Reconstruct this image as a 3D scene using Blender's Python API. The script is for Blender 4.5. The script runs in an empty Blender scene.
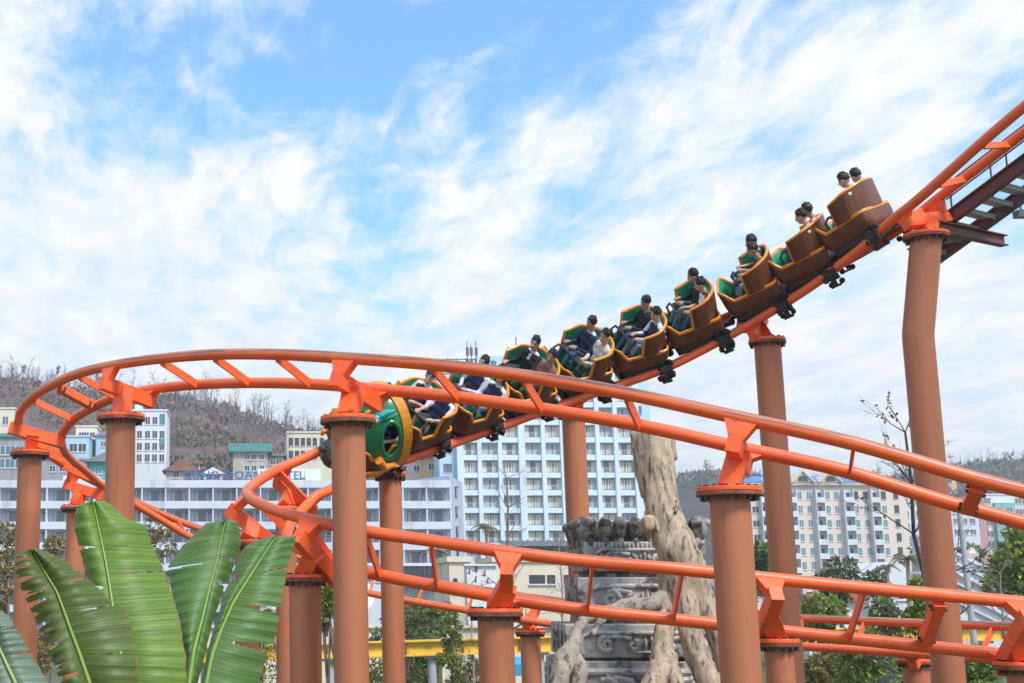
import bpy, bmesh, math, random
import numpy as np
from mathutils import Vector, Matrix, noise as mnoise
R = math.radians
rng = random.Random(7)
scene = bpy.context.scene
COL = scene.collection

# ------------------------------------------------------------------ camera model
F = 1380.0; PITCH = R(10.4); CX, CY = 240.0, 341.5; EYE = 5.5
CP, SP = math.cos(PITCH), math.sin(PITCH)
def at(px, py, Y):
    """world point at forward distance Y (m) seen along the photo direction px,py"""
    u = (px - CX) / F; v = (CY - py) / F
    d = Vector((u, CP - SP * v, SP + CP * v))
    d *= Y / d.y
    return Vector((d.x, d.y, d.z + EYE))

# ------------------------------------------------------------------ mesh builder
class MB:
    def __init__(s): s.v = []; s.f = []; s.mi = []; s.sm = []; s.uv = {}
    def add(s, vs, fs, mi=0, smooth=False, uvs=None):
        o = len(s.v); s.v.extend([tuple(p) for p in vs])
        for k, f in enumerate(fs):
            if uvs is not None: s.uv[len(s.f)] = uvs[k]
            s.f.append([i + o for i in f]); s.mi.append(mi); s.sm.append(smooth)
        return s
    def hexa(s, c, ax, ay, az, mi=0):
        c = Vector(c); ax = Vector(ax); ay = Vector(ay); az = Vector(az)
        vs = [c + sx * ax + sy * ay + sz * az for sz in (-1, 1) for sy in (-1, 1) for sx in (-1, 1)]
        fs = [(0, 2, 3, 1), (4, 5, 7, 6), (0, 1, 5, 4), (2, 6, 7, 3), (0, 4, 6, 2), (1, 3, 7, 5)]
        if ax.cross(ay).dot(az) < 0: fs = [tuple(reversed(f)) for f in fs]
        return s.add(vs, fs, mi)
    def box(s, c, size, mi=0):
        return s.hexa(c, (size[0] / 2, 0, 0), (0, size[1] / 2, 0), (0, 0, size[2] / 2), mi)
    def bx(s, x0, x1, y0, y1, z0, z1, mi=0):
        return s.box(((x0 + x1) / 2, (y0 + y1) / 2, (z0 + z1) / 2), (x1 - x0, y1 - y0, z1 - z0), mi)
    def beam(s, p, q, w, h, up=(0, 0, 1), mi=0):
        p = Vector(p); q = Vector(q); d = (q - p); L = d.length; d.normalize(); up = Vector(up)
        sd = d.cross(up).normalized(); u = sd.cross(d)
        return s.hexa((p + q) / 2, d * L / 2, sd * w / 2, u * h / 2, mi)
    def prism(s, pts, d, mi=0):
        pts = [Vector(p) for p in pts]; d = Vector(d); n = len(pts)
        nrm = Vector((0, 0, 0))
        for i in range(n): nrm += pts[i].cross(pts[(i + 1) % n])
        if nrm.dot(d) > 0: pts = pts[::-1]
        vs = pts + [p + d for p in pts]
        fs = [tuple(range(n)), tuple(reversed(range(n, 2 * n)))] + [(i, i + n, (i + 1) % n + n, (i + 1) % n) for i in range(n)]
        return s.add(vs, fs, mi)
    def tube(s, path, r, n=8, mi=0, caps=True, closed=False, smooth=True, ref=None, flat=1.0, uv=False):
        path = [Vector(p) for p in path]; k = len(path)
        rr = [r] * k if isinstance(r, (int, float)) else [float(q) for q in r]
        T = []
        for i in range(k):
            if closed: t = path[(i + 1) % k] - path[(i - 1) % k]
            else: t = path[min(i + 1, k - 1)] - path[max(i - 1, 0)]
            T.append(t.normalized() if t.length > 1e-9 else Vector((0, 0, 1)))
        if ref is None:
            a = Vector((0, 0, 1)) if abs(T[0].z) < .9 else Vector((1, 0, 0))
        else: a = Vector(ref)
        vs = []; Ls = [0.0]
        for i in range(k):
            if i: Ls.append(Ls[-1] + (path[i] - path[i - 1]).length)
            if ref is not None: a = Vector(ref)
            a = a - a.dot(T[i]) * T[i]
            if a.length < 1e-6: a = T[i].orthogonal()
            a.normalize(); b = T[i].cross(a)
            for j in range(n):
                th = 2 * math.pi * j / n
                vs.append(path[i] + rr[i] * (math.cos(th) * a + flat * math.sin(th) * b))
        fs = []; uvs = []
        m = k if closed else k - 1
        for i in range(m):
            i2 = (i + 1) % k
            for j in range(n):
                j2 = (j + 1) % n
                fs.append((i * n + j, i * n + j2, i2 * n + j2, i2 * n + j))
                u0, u1 = Ls[i], (Ls[i + 1] if i + 1 < k else Ls[i] + .1)
                uvs.append(((u0, j / n), (u0, (j + 1) / n), (u1, (j + 1) / n), (u1, j / n)))
        s.add(vs, fs, mi, smooth, uvs if uv else None)
        if caps and not closed:
            o = len(s.v) - k * n
            s.f.append([o + j for j in reversed(range(n))]); s.mi.append(mi); s.sm.append(False)
            s.f.append([o + (k - 1) * n + j for j in range(n)]); s.mi.append(mi); s.sm.append(False)
        return s
    def cyl(s, p, q, r0, r1=None, n=16, mi=0):
        return s.tube([p, q], [r0, r0 if r1 is None else r1], n, mi)
    def ell(s, c, rad, n=12, m=8, mi=0, rot=None, fn=None):
        c = Vector(c); vs = []; fs = []
        if isinstance(rad, (int, float)): rad = (rad,) * 3
        for i in range(m + 1):
            ph = math.pi * i / m
            for j in range(n):
                th = 2 * math.pi * j / n
                p = Vector((math.sin(ph) * math.cos(th), math.sin(ph) * math.sin(th), math.cos(ph)))
                k = fn(p) if fn else 1.0
                q = Vector((p.x * rad[0], p.y * rad[1], p.z * rad[2])) * k
                if rot is not None: q = rot @ q
                vs.append(c + q)
        for i in range(m):
            for j in range(n):
                j2 = (j + 1) % n
                if i == 0: fs.append((j, n + j, n + j2))
                elif i == m - 1: fs.append((i * n + j, (i + 1) * n + j, i * n + j2))
                else: fs.append((i * n + j, (i + 1) * n + j, (i + 1) * n + j2, i * n + j2))
        return s.add(vs, fs, mi, True)
    def lathe(s, prof, c=(0, 0, 0), n=20, mi=0, smooth=True):
        c = Vector(c); k = len(prof); vs = []; fs = []
        for r, z in prof:
            for j in range(n):
                th = 2 * math.pi * j / n
                vs.append(c + Vector((r * math.cos(th), r * math.sin(th), z)))
        for i in range(k - 1):
            for j in range(n):
                j2 = (j + 1) % n; fs.append((i * n + j, i * n + j2, (i + 1) * n + j2, (i + 1) * n + j))
        if prof[0][0] > 1e-4: fs.append(tuple(reversed(range(n))))
        if prof[-1][0] > 1e-4: fs.append(tuple((k - 1) * n + j for j in range(n)))
        return s.add(vs, fs, mi, smooth)
    def mesh(s, name, mats, ang=35):
        me = bpy.data.meshes.new(name)
        me.from_pydata(s.v, [], s.f)
        for m in (mats if isinstance(mats, (list, tuple)) else [mats]): me.materials.append(m)
        me.polygons.foreach_set('material_index', s.mi)
        me.polygons.foreach_set('use_smooth', s.sm)
        if s.uv:
            ul = me.uv_layers.new(name='UVMap')
            for fi, uvs in s.uv.items():
                p = me.polygons[fi]
                for li, q in zip(p.loop_indices, uvs): ul.data[li].uv = q
        me.update()
        if any(s.sm): me.set_sharp_from_angle(angle=R(ang))
        return me
    def build(s, name, mats, parent=None, org=None, ang=35):
        """org: world position of the parent's base when the vertices are in world space"""
        if org is not None:
            o = Vector(org); s.v = [tuple(Vector(p) - o) for p in s.v]
        ob = bpy.data.objects.new(name, s.mesh(name, mats, ang))
        COL.objects.link(ob)
        if parent is not None: ob.parent = parent
        elif org is not None: ob.location = org
        return ob

def tag(o, label=None, cat=None, group=None, kind=None):
    if label: o['label'] = label
    if cat: o['category'] = cat
    if group: o['group'] = group
    if kind: o['kind'] = kind
    return o
def thing(name, label, cat, loc=(0, 0, 0), group=None, rz=0.0):
    o = bpy.data.objects.new(name, None); COL.objects.link(o)
    o.location = loc; o.rotation_euler = (0, 0, rz); o.empty_display_size = .2
    return tag(o, label, cat, group)
def inst(name, me, parent=None, loc=(0, 0, 0), rz=0.0, sc=None):
    o = bpy.data.objects.new(name, me); COL.objects.link(o)
    o.location = loc; o.rotation_euler = (0, 0, rz)
    if sc is not None: o.scale = sc
    if parent is not None: o.parent = parent
    return o
def kids(o): return [c for c in bpy.data.objects if c.parent == o]
def copy_tree(o, parent=None):
    c = o.copy(); COL.objects.link(c)
    if parent is not None: c.parent = parent
    for k in list(o.children): copy_tree(k, c)
    return c

# ------------------------------------------------------------------ splines
def spline(pts, n=10):
    pts = [np.array(p, float) for p in pts]
    P = [2 * pts[0] - pts[1]] + pts + [2 * pts[-1] - pts[-2]]
    out = []; par = []
    for i in range(len(pts) - 1):
        p0, p1, p2, p3 = P[i:i + 4]
        tj = lambda t, a, b: t + max(np.linalg.norm((b - a)[:3]), 1e-6) ** .5
        t0 = 0.; t1 = tj(t0, p0, p1); t2 = tj(t1, p1, p2); t3 = tj(t2, p2, p3)
        for q in range(n):
            t = t1 + (t2 - t1) * q / n
            A1 = (t1 - t) / (t1 - t0) * p0 + (t - t0) / (t1 - t0) * p1
            A2 = (t2 - t) / (t2 - t1) * p1 + (t - t1) / (t2 - t1) * p2
            A3 = (t3 - t) / (t3 - t2) * p2 + (t - t2) / (t3 - t2) * p3
            B1 = (t2 - t) / (t2 - t0) * A1 + (t - t0) / (t2 - t0) * A2
            B2 = (t3 - t) / (t3 - t1) * A2 + (t - t1) / (t3 - t1) * A3
            out.append((t2 - t) / (t2 - t1) * B1 + (t - t1) / (t2 - t1) * B2); par.append(i + q / n)
    out.append(pts[-1]); par.append(len(pts) - 1)
    return np.array(out), np.array(par)

# ------------------------------------------------------------------ materials
def srgb(r, g, b):
    f = lambda c: (c / 255 / 12.92) if c / 255 <= .04045 else ((c / 255 + .055) / 1.055) ** 2.4
    return (f(r), f(g), f(b))
def new_mat(name):
    m = bpy.data.materials.new(name); m.use_nodes = True
    nt = m.node_tree; b = nt.nodes['Principled BSDF']
    return m, nt, b
def N(nt, typ, **kw):
    n = nt.nodes.new(typ)
    for k, v in kw.items():
        if hasattr(n, k): setattr(n, k, v)
        else: n.inputs[k].default_value = v
    return n
def noise_tex(nt, scale, detail=4, rough=.55, stretch=None, coord='Object', dist=0.0):
    tc = N(nt, 'ShaderNodeTexCoord'); out = tc.outputs[coord]
    if stretch is not None:
        mp = N(nt, 'ShaderNodeMapping'); mp.inputs['Scale'].default_value = stretch
        nt.links.new(out, mp.inputs['Vector']); out = mp.outputs[0]
    t = N(nt, 'ShaderNodeTexNoise'); t.inputs['Scale'].default_value = scale
    t.inputs['Detail'].default_value = detail; t.inputs['Roughness'].default_value = rough
    t.inputs['Distortion'].default_value = dist
    nt.links.new(out, t.inputs['Vector'])
    return t
def ramp(nt, src, stops, interp='LINEAR'):
    r = N(nt, 'ShaderNodeValToRGB'); r.color_ramp.interpolation = interp
    e = r.color_ramp.elements
    while len(e) < len(stops): e.new(.5)
    for k, (p, c) in enumerate(stops):
        e[k].position = p; e[k].color = (*c, 1) if len(c) == 3 else c
    nt.links.new(src, r.inputs[0]); return r
def mixc(nt, fac, a, b, blend='MIX'):
    m = N(nt, 'ShaderNodeMix', data_type='RGBA', blend_type=blend)
    for sock, v in ((m.inputs[0], fac), (m.inputs[6], a), (m.inputs[7], b)):
        if hasattr(v, 'is_linked'): nt.links.new(v, sock)
        elif isinstance(v, (int, float)): sock.default_value = v
        else: sock.default_value = (*v, 1)
    return m.outputs[2]
def mat(name, c, rough=.55, var=.12, scale=3., c2=None, c2amt=.5, c2scale=2., bump=0., bscale=25., stretch=None, metal=0., coat=0., spec=.5):
    """paint-like procedural surface: base colour with slow variation, optional second colour in patches, fine bump"""
    m, nt, b = new_mat(name)
    n1 = noise_tex(nt, scale, 5, .6, stretch)
    lo = tuple(x * (1 - var) for x in c); hi = tuple(min(1, x * (1 + var)) for x in c)
    col = ramp(nt, n1.outputs[0], [(.3, lo), (.7, hi)]).outputs[0]
    if c2 is not None:
        n2 = noise_tex(nt, c2scale, 6, .65, stretch)
        th = .62 - .3 * c2amt
        fac = ramp(nt, n2.outputs[0], [(th, (0, 0, 0)), (th + .12, (1, 1, 1))]).outputs[0]
        col = mixc(nt, fac, col, c2)
    nt.links.new(col, b.inputs['Base Color'])
    b.inputs['Roughness'].default_value = rough; b.inputs['Metallic'].default_value = metal
    b.inputs['Specular IOR Level'].default_value = spec
    if coat: b.inputs['Coat Weight'].default_value = coat; b.inputs['Coat Roughness'].default_value = .15
    if bump:
        n3 = noise_tex(nt, bscale, 4, .6, stretch)
        bp = N(nt, 'ShaderNodeBump'); bp.inputs['Strength'].default_value = bump; bp.inputs['Distance'].default_value = .02
        nt.links.new(n3.outputs[0], bp.inputs['Height']); nt.links.new(bp.outputs[0], b.inputs['Normal'])
    return m
M = {}
ORANGE = (.94, .140, .030)
def rail_mat(name, wear):
    m, nt, b = new_mat(name)
    tc = N(nt, 'ShaderNodeTexCoord'); g = N(nt, 'ShaderNodeNewGeometry')
    sx = N(nt, 'ShaderNodeSeparateXYZ'); nt.links.new(g.outputs['Normal'], sx.inputs[0])
    n1 = noise_tex(nt, 1.3, 4, .6)
    col = ramp(nt, n1.outputs[0], [(.3, tuple(x * .86 for x in ORANGE)), (.7, (ORANGE[0] * 1.05, ORANGE[1] * 1.12, ORANGE[2] * 1.2))]).outputs[0]
    # faded paint where wheels and weather work on the top of the tube
    mp = N(nt, 'ShaderNodeMapping'); mp.inputs['Scale'].default_value = (1.1, 7, 1)
    nt.links.new(tc.outputs['UV'], mp.inputs[0])
    n2 = N(nt, 'ShaderNodeTexNoise'); n2.inputs['Scale'].default_value = 1.6; n2.inputs['Detail'].default_value = 7; n2.inputs['Roughness'].default_value = .7
    nt.links.new(mp.outputs[0], n2.inputs[0])
    def mm(op, a, b_):
        q = N(nt, 'ShaderNodeMath', operation=op)
        for k_, v_ in enumerate((a, b_)):
            if hasattr(v_, 'is_linked'): nt.links.new(v_, q.inputs[k_])
            else: q.inputs[k_].default_value = v_
        return q.outputs[0]
    def step(src, a, b_):
        q = N(nt, 'ShaderNodeMapRange'); q.inputs[1].default_value = a; q.inputs[2].default_value = b_; nt.links.new(src, q.inputs[0]); return q.outputs[0]
    zf = mm('ADD', sx.outputs[2], mm('MULTIPLY', n2.outputs[0], .7))
    dull = mm('MULTIPLY', step(zf, .42, .72), min(1.0, wear))
    col = mixc(nt, dull, col, (.50, .165, .085))
    mp3 = N(nt, 'ShaderNodeMapping'); mp3.inputs['Scale'].default_value = (.75, 9, 1); nt.links.new(tc.outputs['UV'], mp3.inputs[0])
    n3 = N(nt, 'ShaderNodeTexNoise'); n3.inputs['Scale'].default_value = 1.0; n3.inputs['Detail'].default_value = 8; n3.inputs['Roughness'].default_value = .72; nt.links.new(mp3.outputs[0], n3.inputs[0])
    dark = mm('MULTIPLY', mm('MULTIPLY', step(n3.outputs[0], .47, .56), step(sx.outputs[2], .12, .36)), .85 * min(1.0, wear))
    col = mixc(nt, dark, col, (.085, .055, .045))
    nt.links.new(col, b.inputs['Base Color']); b.inputs['Roughness'].default_value = .42
    return m
M['rail'] = rail_mat('orange_rail_paint', .22)
M['rail_worn'] = rail_mat('worn_orange_rail_paint', 1.0)
M['orange'] = mat('orange_steel_paint', (.95, .125, .022), .42, .10, 2., c2=(.40, .09, .035), c2amt=.12, c2scale=5., bump=.05)
M['post'] = mat('terracotta_post_paint', (.45, .152, .066), .5, .07, 1.2, c2=(.36, .12, .055), c2amt=.14, c2scale=2.2, stretch=(5, 5, .25), bump=.04)
M['flange'] = mat('rusty_flange_steel', (.30, .085, .045), .7, .25, 6., c2=(.13, .06, .04), c2amt=.55, c2scale=7., bump=.3)
M['bolt'] = mat('dark_bolt_steel', (.055, .045, .04), .5, .3, 30., c2=(.25, .21, .19), c2amt=.15, c2scale=14., metal=.5)
M['steel_brown'] = mat('brown_primer_steel', (.155, .055, .042), .5, .15, 3., bump=.05)
M['grate'] = mat('galvanised_grating', (.40, .41, .42), .55, .12, 12., bump=.2, bscale=80)
M['black'] = mat('black_rubber', (.018, .018, .02), .6, .2, 8.)
M['chassis'] = mat('dark_chassis_paint', (.032, .030, .034), .5, .25, 4., c2=(.12, .06, .05), c2amt=.2, c2scale=5.)
M['trim'] = mat('orange_yellow_trim', (.82, .265, .018), .4, .12, 6., coat=.2)
M['yellow'] = mat('dragon_yellow_paint', (.76, .34, .035), .38, .08, 5., coat=.3)
M['mane'] = mat('orange_mane_paint', (.80, .31, .02), .38, .08, 5., coat=.3)
M['green'] = mat('seat_green_plastic', (.008, .34, .17), .42, .15, 4., coat=.15)
M['dgreen'] = mat('dragon_green_paint', (.007, .205, .083), .3, .12, 4., coat=.35, bump=.03)
M['teal'] = mat('dragon_teal_paint', (.02, .36, .34), .35, .1, 4., coat=.3)
def wood_mat():
    m, nt, b = new_mat('carved_brown_shell')
    n1 = noise_tex(nt, 5, 6, .6, (2.2, 9, .35))
    col = ramp(nt, n1.outputs[0], [(.25, (.075, .024, .009)), (.5, (.145, .050, .020)), (.75, (.215, .088, .042))]).outputs[0]
    nt.links.new(col, b.inputs['Base Color']); b.inputs['Roughness'].default_value = .36
    n2 = noise_tex(nt, 9, 4, .6, (3, 10, .25)); bp = N(nt, 'ShaderNodeBump'); bp.inputs['Strength'].default_value = .5; bp.inputs['Distance'].default_value = .012
    nt.links.new(n2.outputs[0], bp.inputs['Height']); nt.links.new(bp.outputs[0], b.inputs['Normal'])
    return m
M['brown'] = wood_mat()
CLOUD_A = (5.6, 4.4, 0); CLOUD_B = (2.2, 5.8, 0); CLOUD_LO, CLOUD_HI = .935, 1.30; CLOUD_K = 5.2
GAPS = ((.25, 1.9, .42, .24, .22), (1.4, 2.7, .6, .35, .06))
SHADE = (.66, .81, .95); HZC = .30
SKY_TINT = (.36, 1.04, 1.50); SKY_S = .1; SUN_E = 2.05; SUN_ANG = 15
HAZE = .0004
# ------------------------------------------------------------------ camera, sky, sun
cam = bpy.data.cameras.new('camera'); co = bpy.data.objects.new('camera', cam); COL.objects.link(co)
cam.sensor_width = 36; cam.lens = F / 1024 * 36; cam.shift_x = (512 - CX) / 1024; cam.shift_y = 0
co.location = (0, 0, EYE); co.rotation_euler = (R(90) + PITCH, 0, 0)
cam.clip_start = .1; cam.clip_end = 6000
scene.camera = co
scene.view_settings.view_transform = 'Standard'; scene.view_settings.look = 'None'
scene.view_settings.gamma = 1; scene.view_settings.exposure = 1.06
SUN_EL, SUN_AZ = 52.0, 148.0       # azimuth clockwise from +Y: behind the camera, to its right
w = bpy.data.worlds.new('World'); scene.world = w; w.use_nodes = True
nt = w.node_tree; bg = nt.nodes['Background']
sky = N(nt, 'ShaderNodeTexSky', sky_type='NISHITA', sun_disc=False)
sky.sun_elevation = R(SUN_EL); sky.sun_rotation = R(SUN_AZ); sky.air_density = 1.0; sky.dust_density = .6; sky.ozone_density = 2.5
tc = N(nt, 'ShaderNodeTexCoord')
sep = N(nt, 'ShaderNodeSeparateXYZ'); nt.links.new(tc.outputs['Generated'], sep.inputs[0])
def mth(op, a, b=None, c=None):
    n = N(nt, 'ShaderNodeMath', operation=op)
    for i, v in enumerate((a, b, c)):
        if v is None: continue
        if hasattr(v, 'is_linked'): nt.links.new(v, n.inputs[i])
        else: n.inputs[i].default_value = v
    return n.outputs[0]
# cloud deck: directions projected on a flat layer high above
zz = mth('ADD', mth('MAXIMUM', sep.outputs[2], 0.0), .10)
cxy = N(nt, 'ShaderNodeCombineXYZ')
nt.links.new(mth('DIVIDE', sep.outputs[0], zz), cxy.inputs[0]); nt.links.new(mth('DIVIDE', sep.outputs[1], zz), cxy.inputs[1])
def cl_noise(scale, rot, stretch, loc, detail=8, rough=.6, dist=.0):
    mp = N(nt, 'ShaderNodeMapping'); mp.inputs['Rotation'].default_value = (0, 0, rot); mp.inputs['Scale'].default_value = stretch; mp.inputs['Location'].default_value = loc
    nt.links.new(cxy.outputs[0], mp.inputs[0])
    n = N(nt, 'ShaderNodeTexNoise'); n.inputs['Scale'].default_value = scale; n.inputs['Detail'].default_value = detail
    n.inputs['Roughness'].default_value = rough; n.inputs['Distortion'].default_value = dist
    nt.links.new(mp.outputs[0], n.inputs[0]); return n.outputs[0]
big = cl_noise(1.0, R(-20), (1.0, .55, 1), CLOUD_A, 4, .5, .3)
med = cl_noise(4.4, R(25), (1.0, .6, 1), CLOUD_B, 10, .62, .25)
fine = cl_noise(11., R(30), (1, .35, 1), (5, 2, 0), 8, .65, .5)
s = mth('ADD', mth('MULTIPLY', big, .95), mth('MULTIPLY', med, .86))
s = mth('ADD', s, mth('MULTIPLY', fine, .46))
# two clearer windows in the cloud deck
def gap(cx, cy, rx, ry, amt):
    dx = mth('DIVIDE', mth('SUBTRACT', mth('DIVIDE', sep.outputs[0], zz), cx), rx); dy = mth('DIVIDE', mth('SUBTRACT', mth('DIVIDE', sep.outputs[1], zz), cy), ry)
    d2 = mth('ADD', mth('MULTIPLY', dx, dx), mth('MULTIPLY', dy, dy))
    return mth('MULTIPLY', mth('EXPONENT', mth('MULTIPLY', d2, -1.0)), amt)
for g_ in GAPS: s = mth('SUBTRACT', s, gap(*g_))
# thicker toward the horizon
hz = N(nt, 'ShaderNodeMapRange'); hz.inputs[1].default_value = .40; hz.inputs[2].default_value = .12; hz.inputs[3].default_value = 0; hz.inputs[4].default_value = HZC
nt.links.new(sep.outputs[2], hz.inputs[0])
s = mth('ADD', s, hz.outputs[0])
mr = N(nt, 'ShaderNodeMapRange', interpolation_type='SMOOTHSTEP'); mr.inputs[1].default_value = CLOUD_LO; mr.inputs[2].default_value = CLOUD_HI
nt.links.new(s, mr.inputs[0])
cov = mth('MULTIPLY', mr.outputs[0], .97)
hz2 = N(nt, 'ShaderNodeMapRange', interpolation_type='SMOOTHSTEP'); hz2.inputs[1].default_value = .30; hz2.inputs[2].default_value = .05
nt.links.new(sep.outputs[2], hz2.inputs[0])
shade = ramp(nt, mth('ADD', mth('MULTIPLY', fine, .5), mth('MULTIPLY', med, .5)), [(.36, SHADE), (.58, (1, 1, 1))]).outputs[0]
ccol = mixc(nt, 1.0, shade, (CLOUD_K, CLOUD_K * 1.0, CLOUD_K * 1.01), 'MULTIPLY')
skyc = mixc(nt, 1.0, sky.outputs[0], SKY_TINT, 'MULTIPLY')
c1 = mixc(nt, mth('MULTIPLY_ADD', hz2.outputs[0], .58, .16), skyc, (CLOUD_K * .86, CLOUD_K * .93, CLOUD_K * .98))
c2 = mixc(nt, cov, c1, ccol)
nt.links.new(c2, bg.inputs[0]); bg.inputs[1].default_value = SKY_S
sl = bpy.data.lights.new('sun', 'SUN'); so = bpy.data.objects.new('sun', sl); COL.objects.link(so)
sl.energy = SUN_E; sl.angle = R(SUN_ANG); sl.color = (1, .955, .89)
so.rotation_euler = (R(90 - SUN_EL), 0, R(180 - SUN_AZ)); so.location = (20, -30, 60)
# ------------------------------------------------------------------ ground
g = MB(); nx = 60
g.add([(-2500, -300, 0), (2500, -300, 0), (2500, 4500, 0), (-2500, 4500, 0)], [(0, 1, 2, 3)])
tag(g.build('ground', mat('park_ground', (.10, .095, .06), .9, .3, .08, c2=(.045, .07, .02), c2amt=.6, c2scale=.05, bump=.3)), kind='structure')
# ------------------------------------------------------------------ coaster tracks: (x, y, z above the eye, bank in degrees)
GA = .9
LOOP = [(14.6, 13.5, -.8, 18), (9.06,15.30,1.03,18),(8.32,15.55,1.27,17),(7.11,15.92,1.72,17),(5.99,16.37,2.07,19),(4.79,16.93,2.45,20),(3.64,17.54,2.77,22),(2.57,18.21,3.03,23),(1.49,19.06,3.26,23),(0.53,19.95,3.47,23),(-0.41,20.89,3.63,23),(-1.28,21.85,3.73,22),(-2.15,22.89,3.79,21),(-2.82,23.71,3.78,21),(-3.28,24.31,3.71,22),(-3.81,25.20,3.59,22),(-4.20,26.20,3.43,22),(-4.50,28.75,3.29,22),(-4.33,31.05,3.12,23),(-3.89,32.57,2.85,25),(-2.65,34.27,2.30,27),(-1.34,35.10,1.76,29),(1.02,35.53,1.07,32),(3.24,35.16,0.56,33),(5.50,34.28,0.19,35),(7.78,33.09,-0.17,36),(9.93,31.71,-0.35,37),(11.96,30.05,-0.49,38),(13.39,28.56,-0.55,39),(14.57,27.00,-0.59,41),(15.9,25.1,-.62,41),(20.5,19.5,-.72,41)]
TRAIN = [(16.75, 15.83, 10.85, 6), (13.42,21.58,7.88,8),(13.05,22.22,7.55,11),(12.35,23.46,6.91,19),(11.92,24.33,6.49,21),(11.30,25.25,6.12,27),(10.50,26.00,5.78,34),(9.47,26.58,5.33,37),(8.26,26.90,4.86,40),(6.90,26.90,4.48,43),(5.56,26.57,4.10,48),(4.33,25.98,3.69,51),(3.15,25.18,3.27,52),(2.15,24.42,2.85,48),(1.15,23.80,2.34,42),(.64,23.4,2.09,41),(.24,22.7,1.79,43),(.11,21.7,1.555,46),(.33,20.6,1.31,46),(0.91,19.63,1.06,42),(1.73,19.16,0.86,41),(2.59,18.88,0.72,42),(3.59,18.68,0.56,43),(4.68,18.56,0.43,45),(5.84,18.49,0.33,47),(6.97,18.46,0.21,47),(8.21,18.46,0.09,48),(9.21,18.48,-0.00,49),(10.41,18.50,-0.11,50),(11.4,18.50,-0.18,50),(18.5,18.9,-.85,50)]
ND = 12
class Track:
    def __init__(t, st, side):
        D, t.par = spline(st, ND)
        A = D[:, :3].copy(); A[:, 2] += EYE
        tan = np.gradient(A, axis=0); tan /= np.linalg.norm(tan, axis=1)[:, None]
        h = tan.copy(); h[:, 2] = 0; h /= np.linalg.norm(h, axis=1)[:, None]
        b = np.radians(D[:, 3])[:, None]
        nr = np.stack([h[:, 1], -h[:, 0], 0 * h[:, 0]], 1) * side
        t.A = A; t.B = A + GA * (np.cos(b) * nr - np.sin(b) * np.array([0, 0, 1.])); t.tan = tan
        t.s = np.r_[0, np.cumsum(np.linalg.norm(np.diff((t.A + t.B) / 2, axis=0), axis=1))]
    def frame(t, i):
        i0 = int(max(0, min(len(t.A) - 1, math.floor(i)))); i1 = min(i0 + 1, len(t.A) - 1); k = i - i0
        L = lambda X: Vector(X[i0] * (1 - k) + X[i1] * k)
        A, B, T = L(t.A), L(t.B), L(t.tan).normalized()
        d = (B - A).normalized(); up = d.cross(T)
        if up.z < 0: up = -up
        return A, B, T, d, up.normalized()
    def at_s(t, s): return float(np.interp(s, t.s, np.arange(len(t.s))))
def px_of(W):
    W = np.asarray(W, float); z = W[..., 2] - EYE
    wd = W[..., 1] * CP + z * SP; v = (-W[..., 1] * SP + z * CP) / wd
    return CX + F * W[..., 0] / wd, CY - F * v
def idx_px(arr, x, lo, hi):
    X, _ = px_of(arr[lo:hi]); k = int(np.argmin(abs(X - x))); return lo + k
TL = Track(LOOP, 1); TT = Track(TRAIN, -1)
RR = .086
def tie(tr, i, parent, org, splice=False):
    A, B, T, d, up = tr.frame(i); m = MB()
    if splice:
        m.beam(A + d * .10 - up * .05, B - d * .10 - up * .05, .15, .14, up)
        for q in (A + d * .17, B - d * .17):
            for sx in (-1, 1):
                for sz in (-.04, -.10): m.cyl(q + T * sx * .07 + up * sz, q + T * sx * .105 + up * sz, .022, n=6, mi=1)
    else: m.beam(A + d * .05 - up * .03, B - d * .05 - up * .03, .034, .125, up)
    o = m.build('crosstie', [M['orange'], M['bolt']], parent, org)
    if splice: tag(o, 'wide bolted splice crosstie')
def make_track(tr, name, label, ties, splices, wornA):
    org = Vector((float(tr.A[0][0]), float(tr.A[0][1]), 0))
    t = thing(name, label, 'track', org)
    MB().tube(tr.A, RR, 14, uv=True, ref=(0, 0, -1)).build('rail', M['rail_worn'] if wornA else M['rail'], t, org)
    MB().tube(tr.B, RR, 14, uv=True, ref=(0, 0, -1)).build('rail', M['rail'], t, org)
    for i in ties: tie(tr, i, t, org)
    for i in splices: tie(tr, i, t, org, True)
    return t, org
st = lambda k: k * ND
lt = [st(3), st(5), st(6), st(7), st(9), st(10), st(11), st(13), st(15) + 1, st(17) - 6, st(17) + 2, st(18) - 3, st(18) + 7]
s0 = TL.s[st(20)]
while s0 < TL.s[-1]:
    lt.append(TL.at_s(s0)); s0 += 1.25
make_track(TL, 'roller_coaster_track', 'orange twin tube coaster track sweeping round in a wide banked loop, empty of cars', lt, [st(2), st(14)], True)
s_ref = TT.s[idx_px(TT.B, 978, st(0), st(4))]
lt += [TL.at_s(x) for x in np.arange(.4, TL.s[st(1)], 1.3)]
tt = [TT.at_s(x) for x in np.arange(s_ref % .93, TT.s[st(14)], .93)] + [TT.at_s(x) for x in np.arange(TT.s[st(29)] + .9, TT.s[-1], 1.2)] + [st(15), st(16) + 6, st(19), st(20), st(21) + 0, st(23), st(24), st(26)]
make_track(TT, 'roller_coaster_track', 'orange twin tube coaster track carrying the train down into a tight turn', tt, [st(27)], False)

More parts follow.
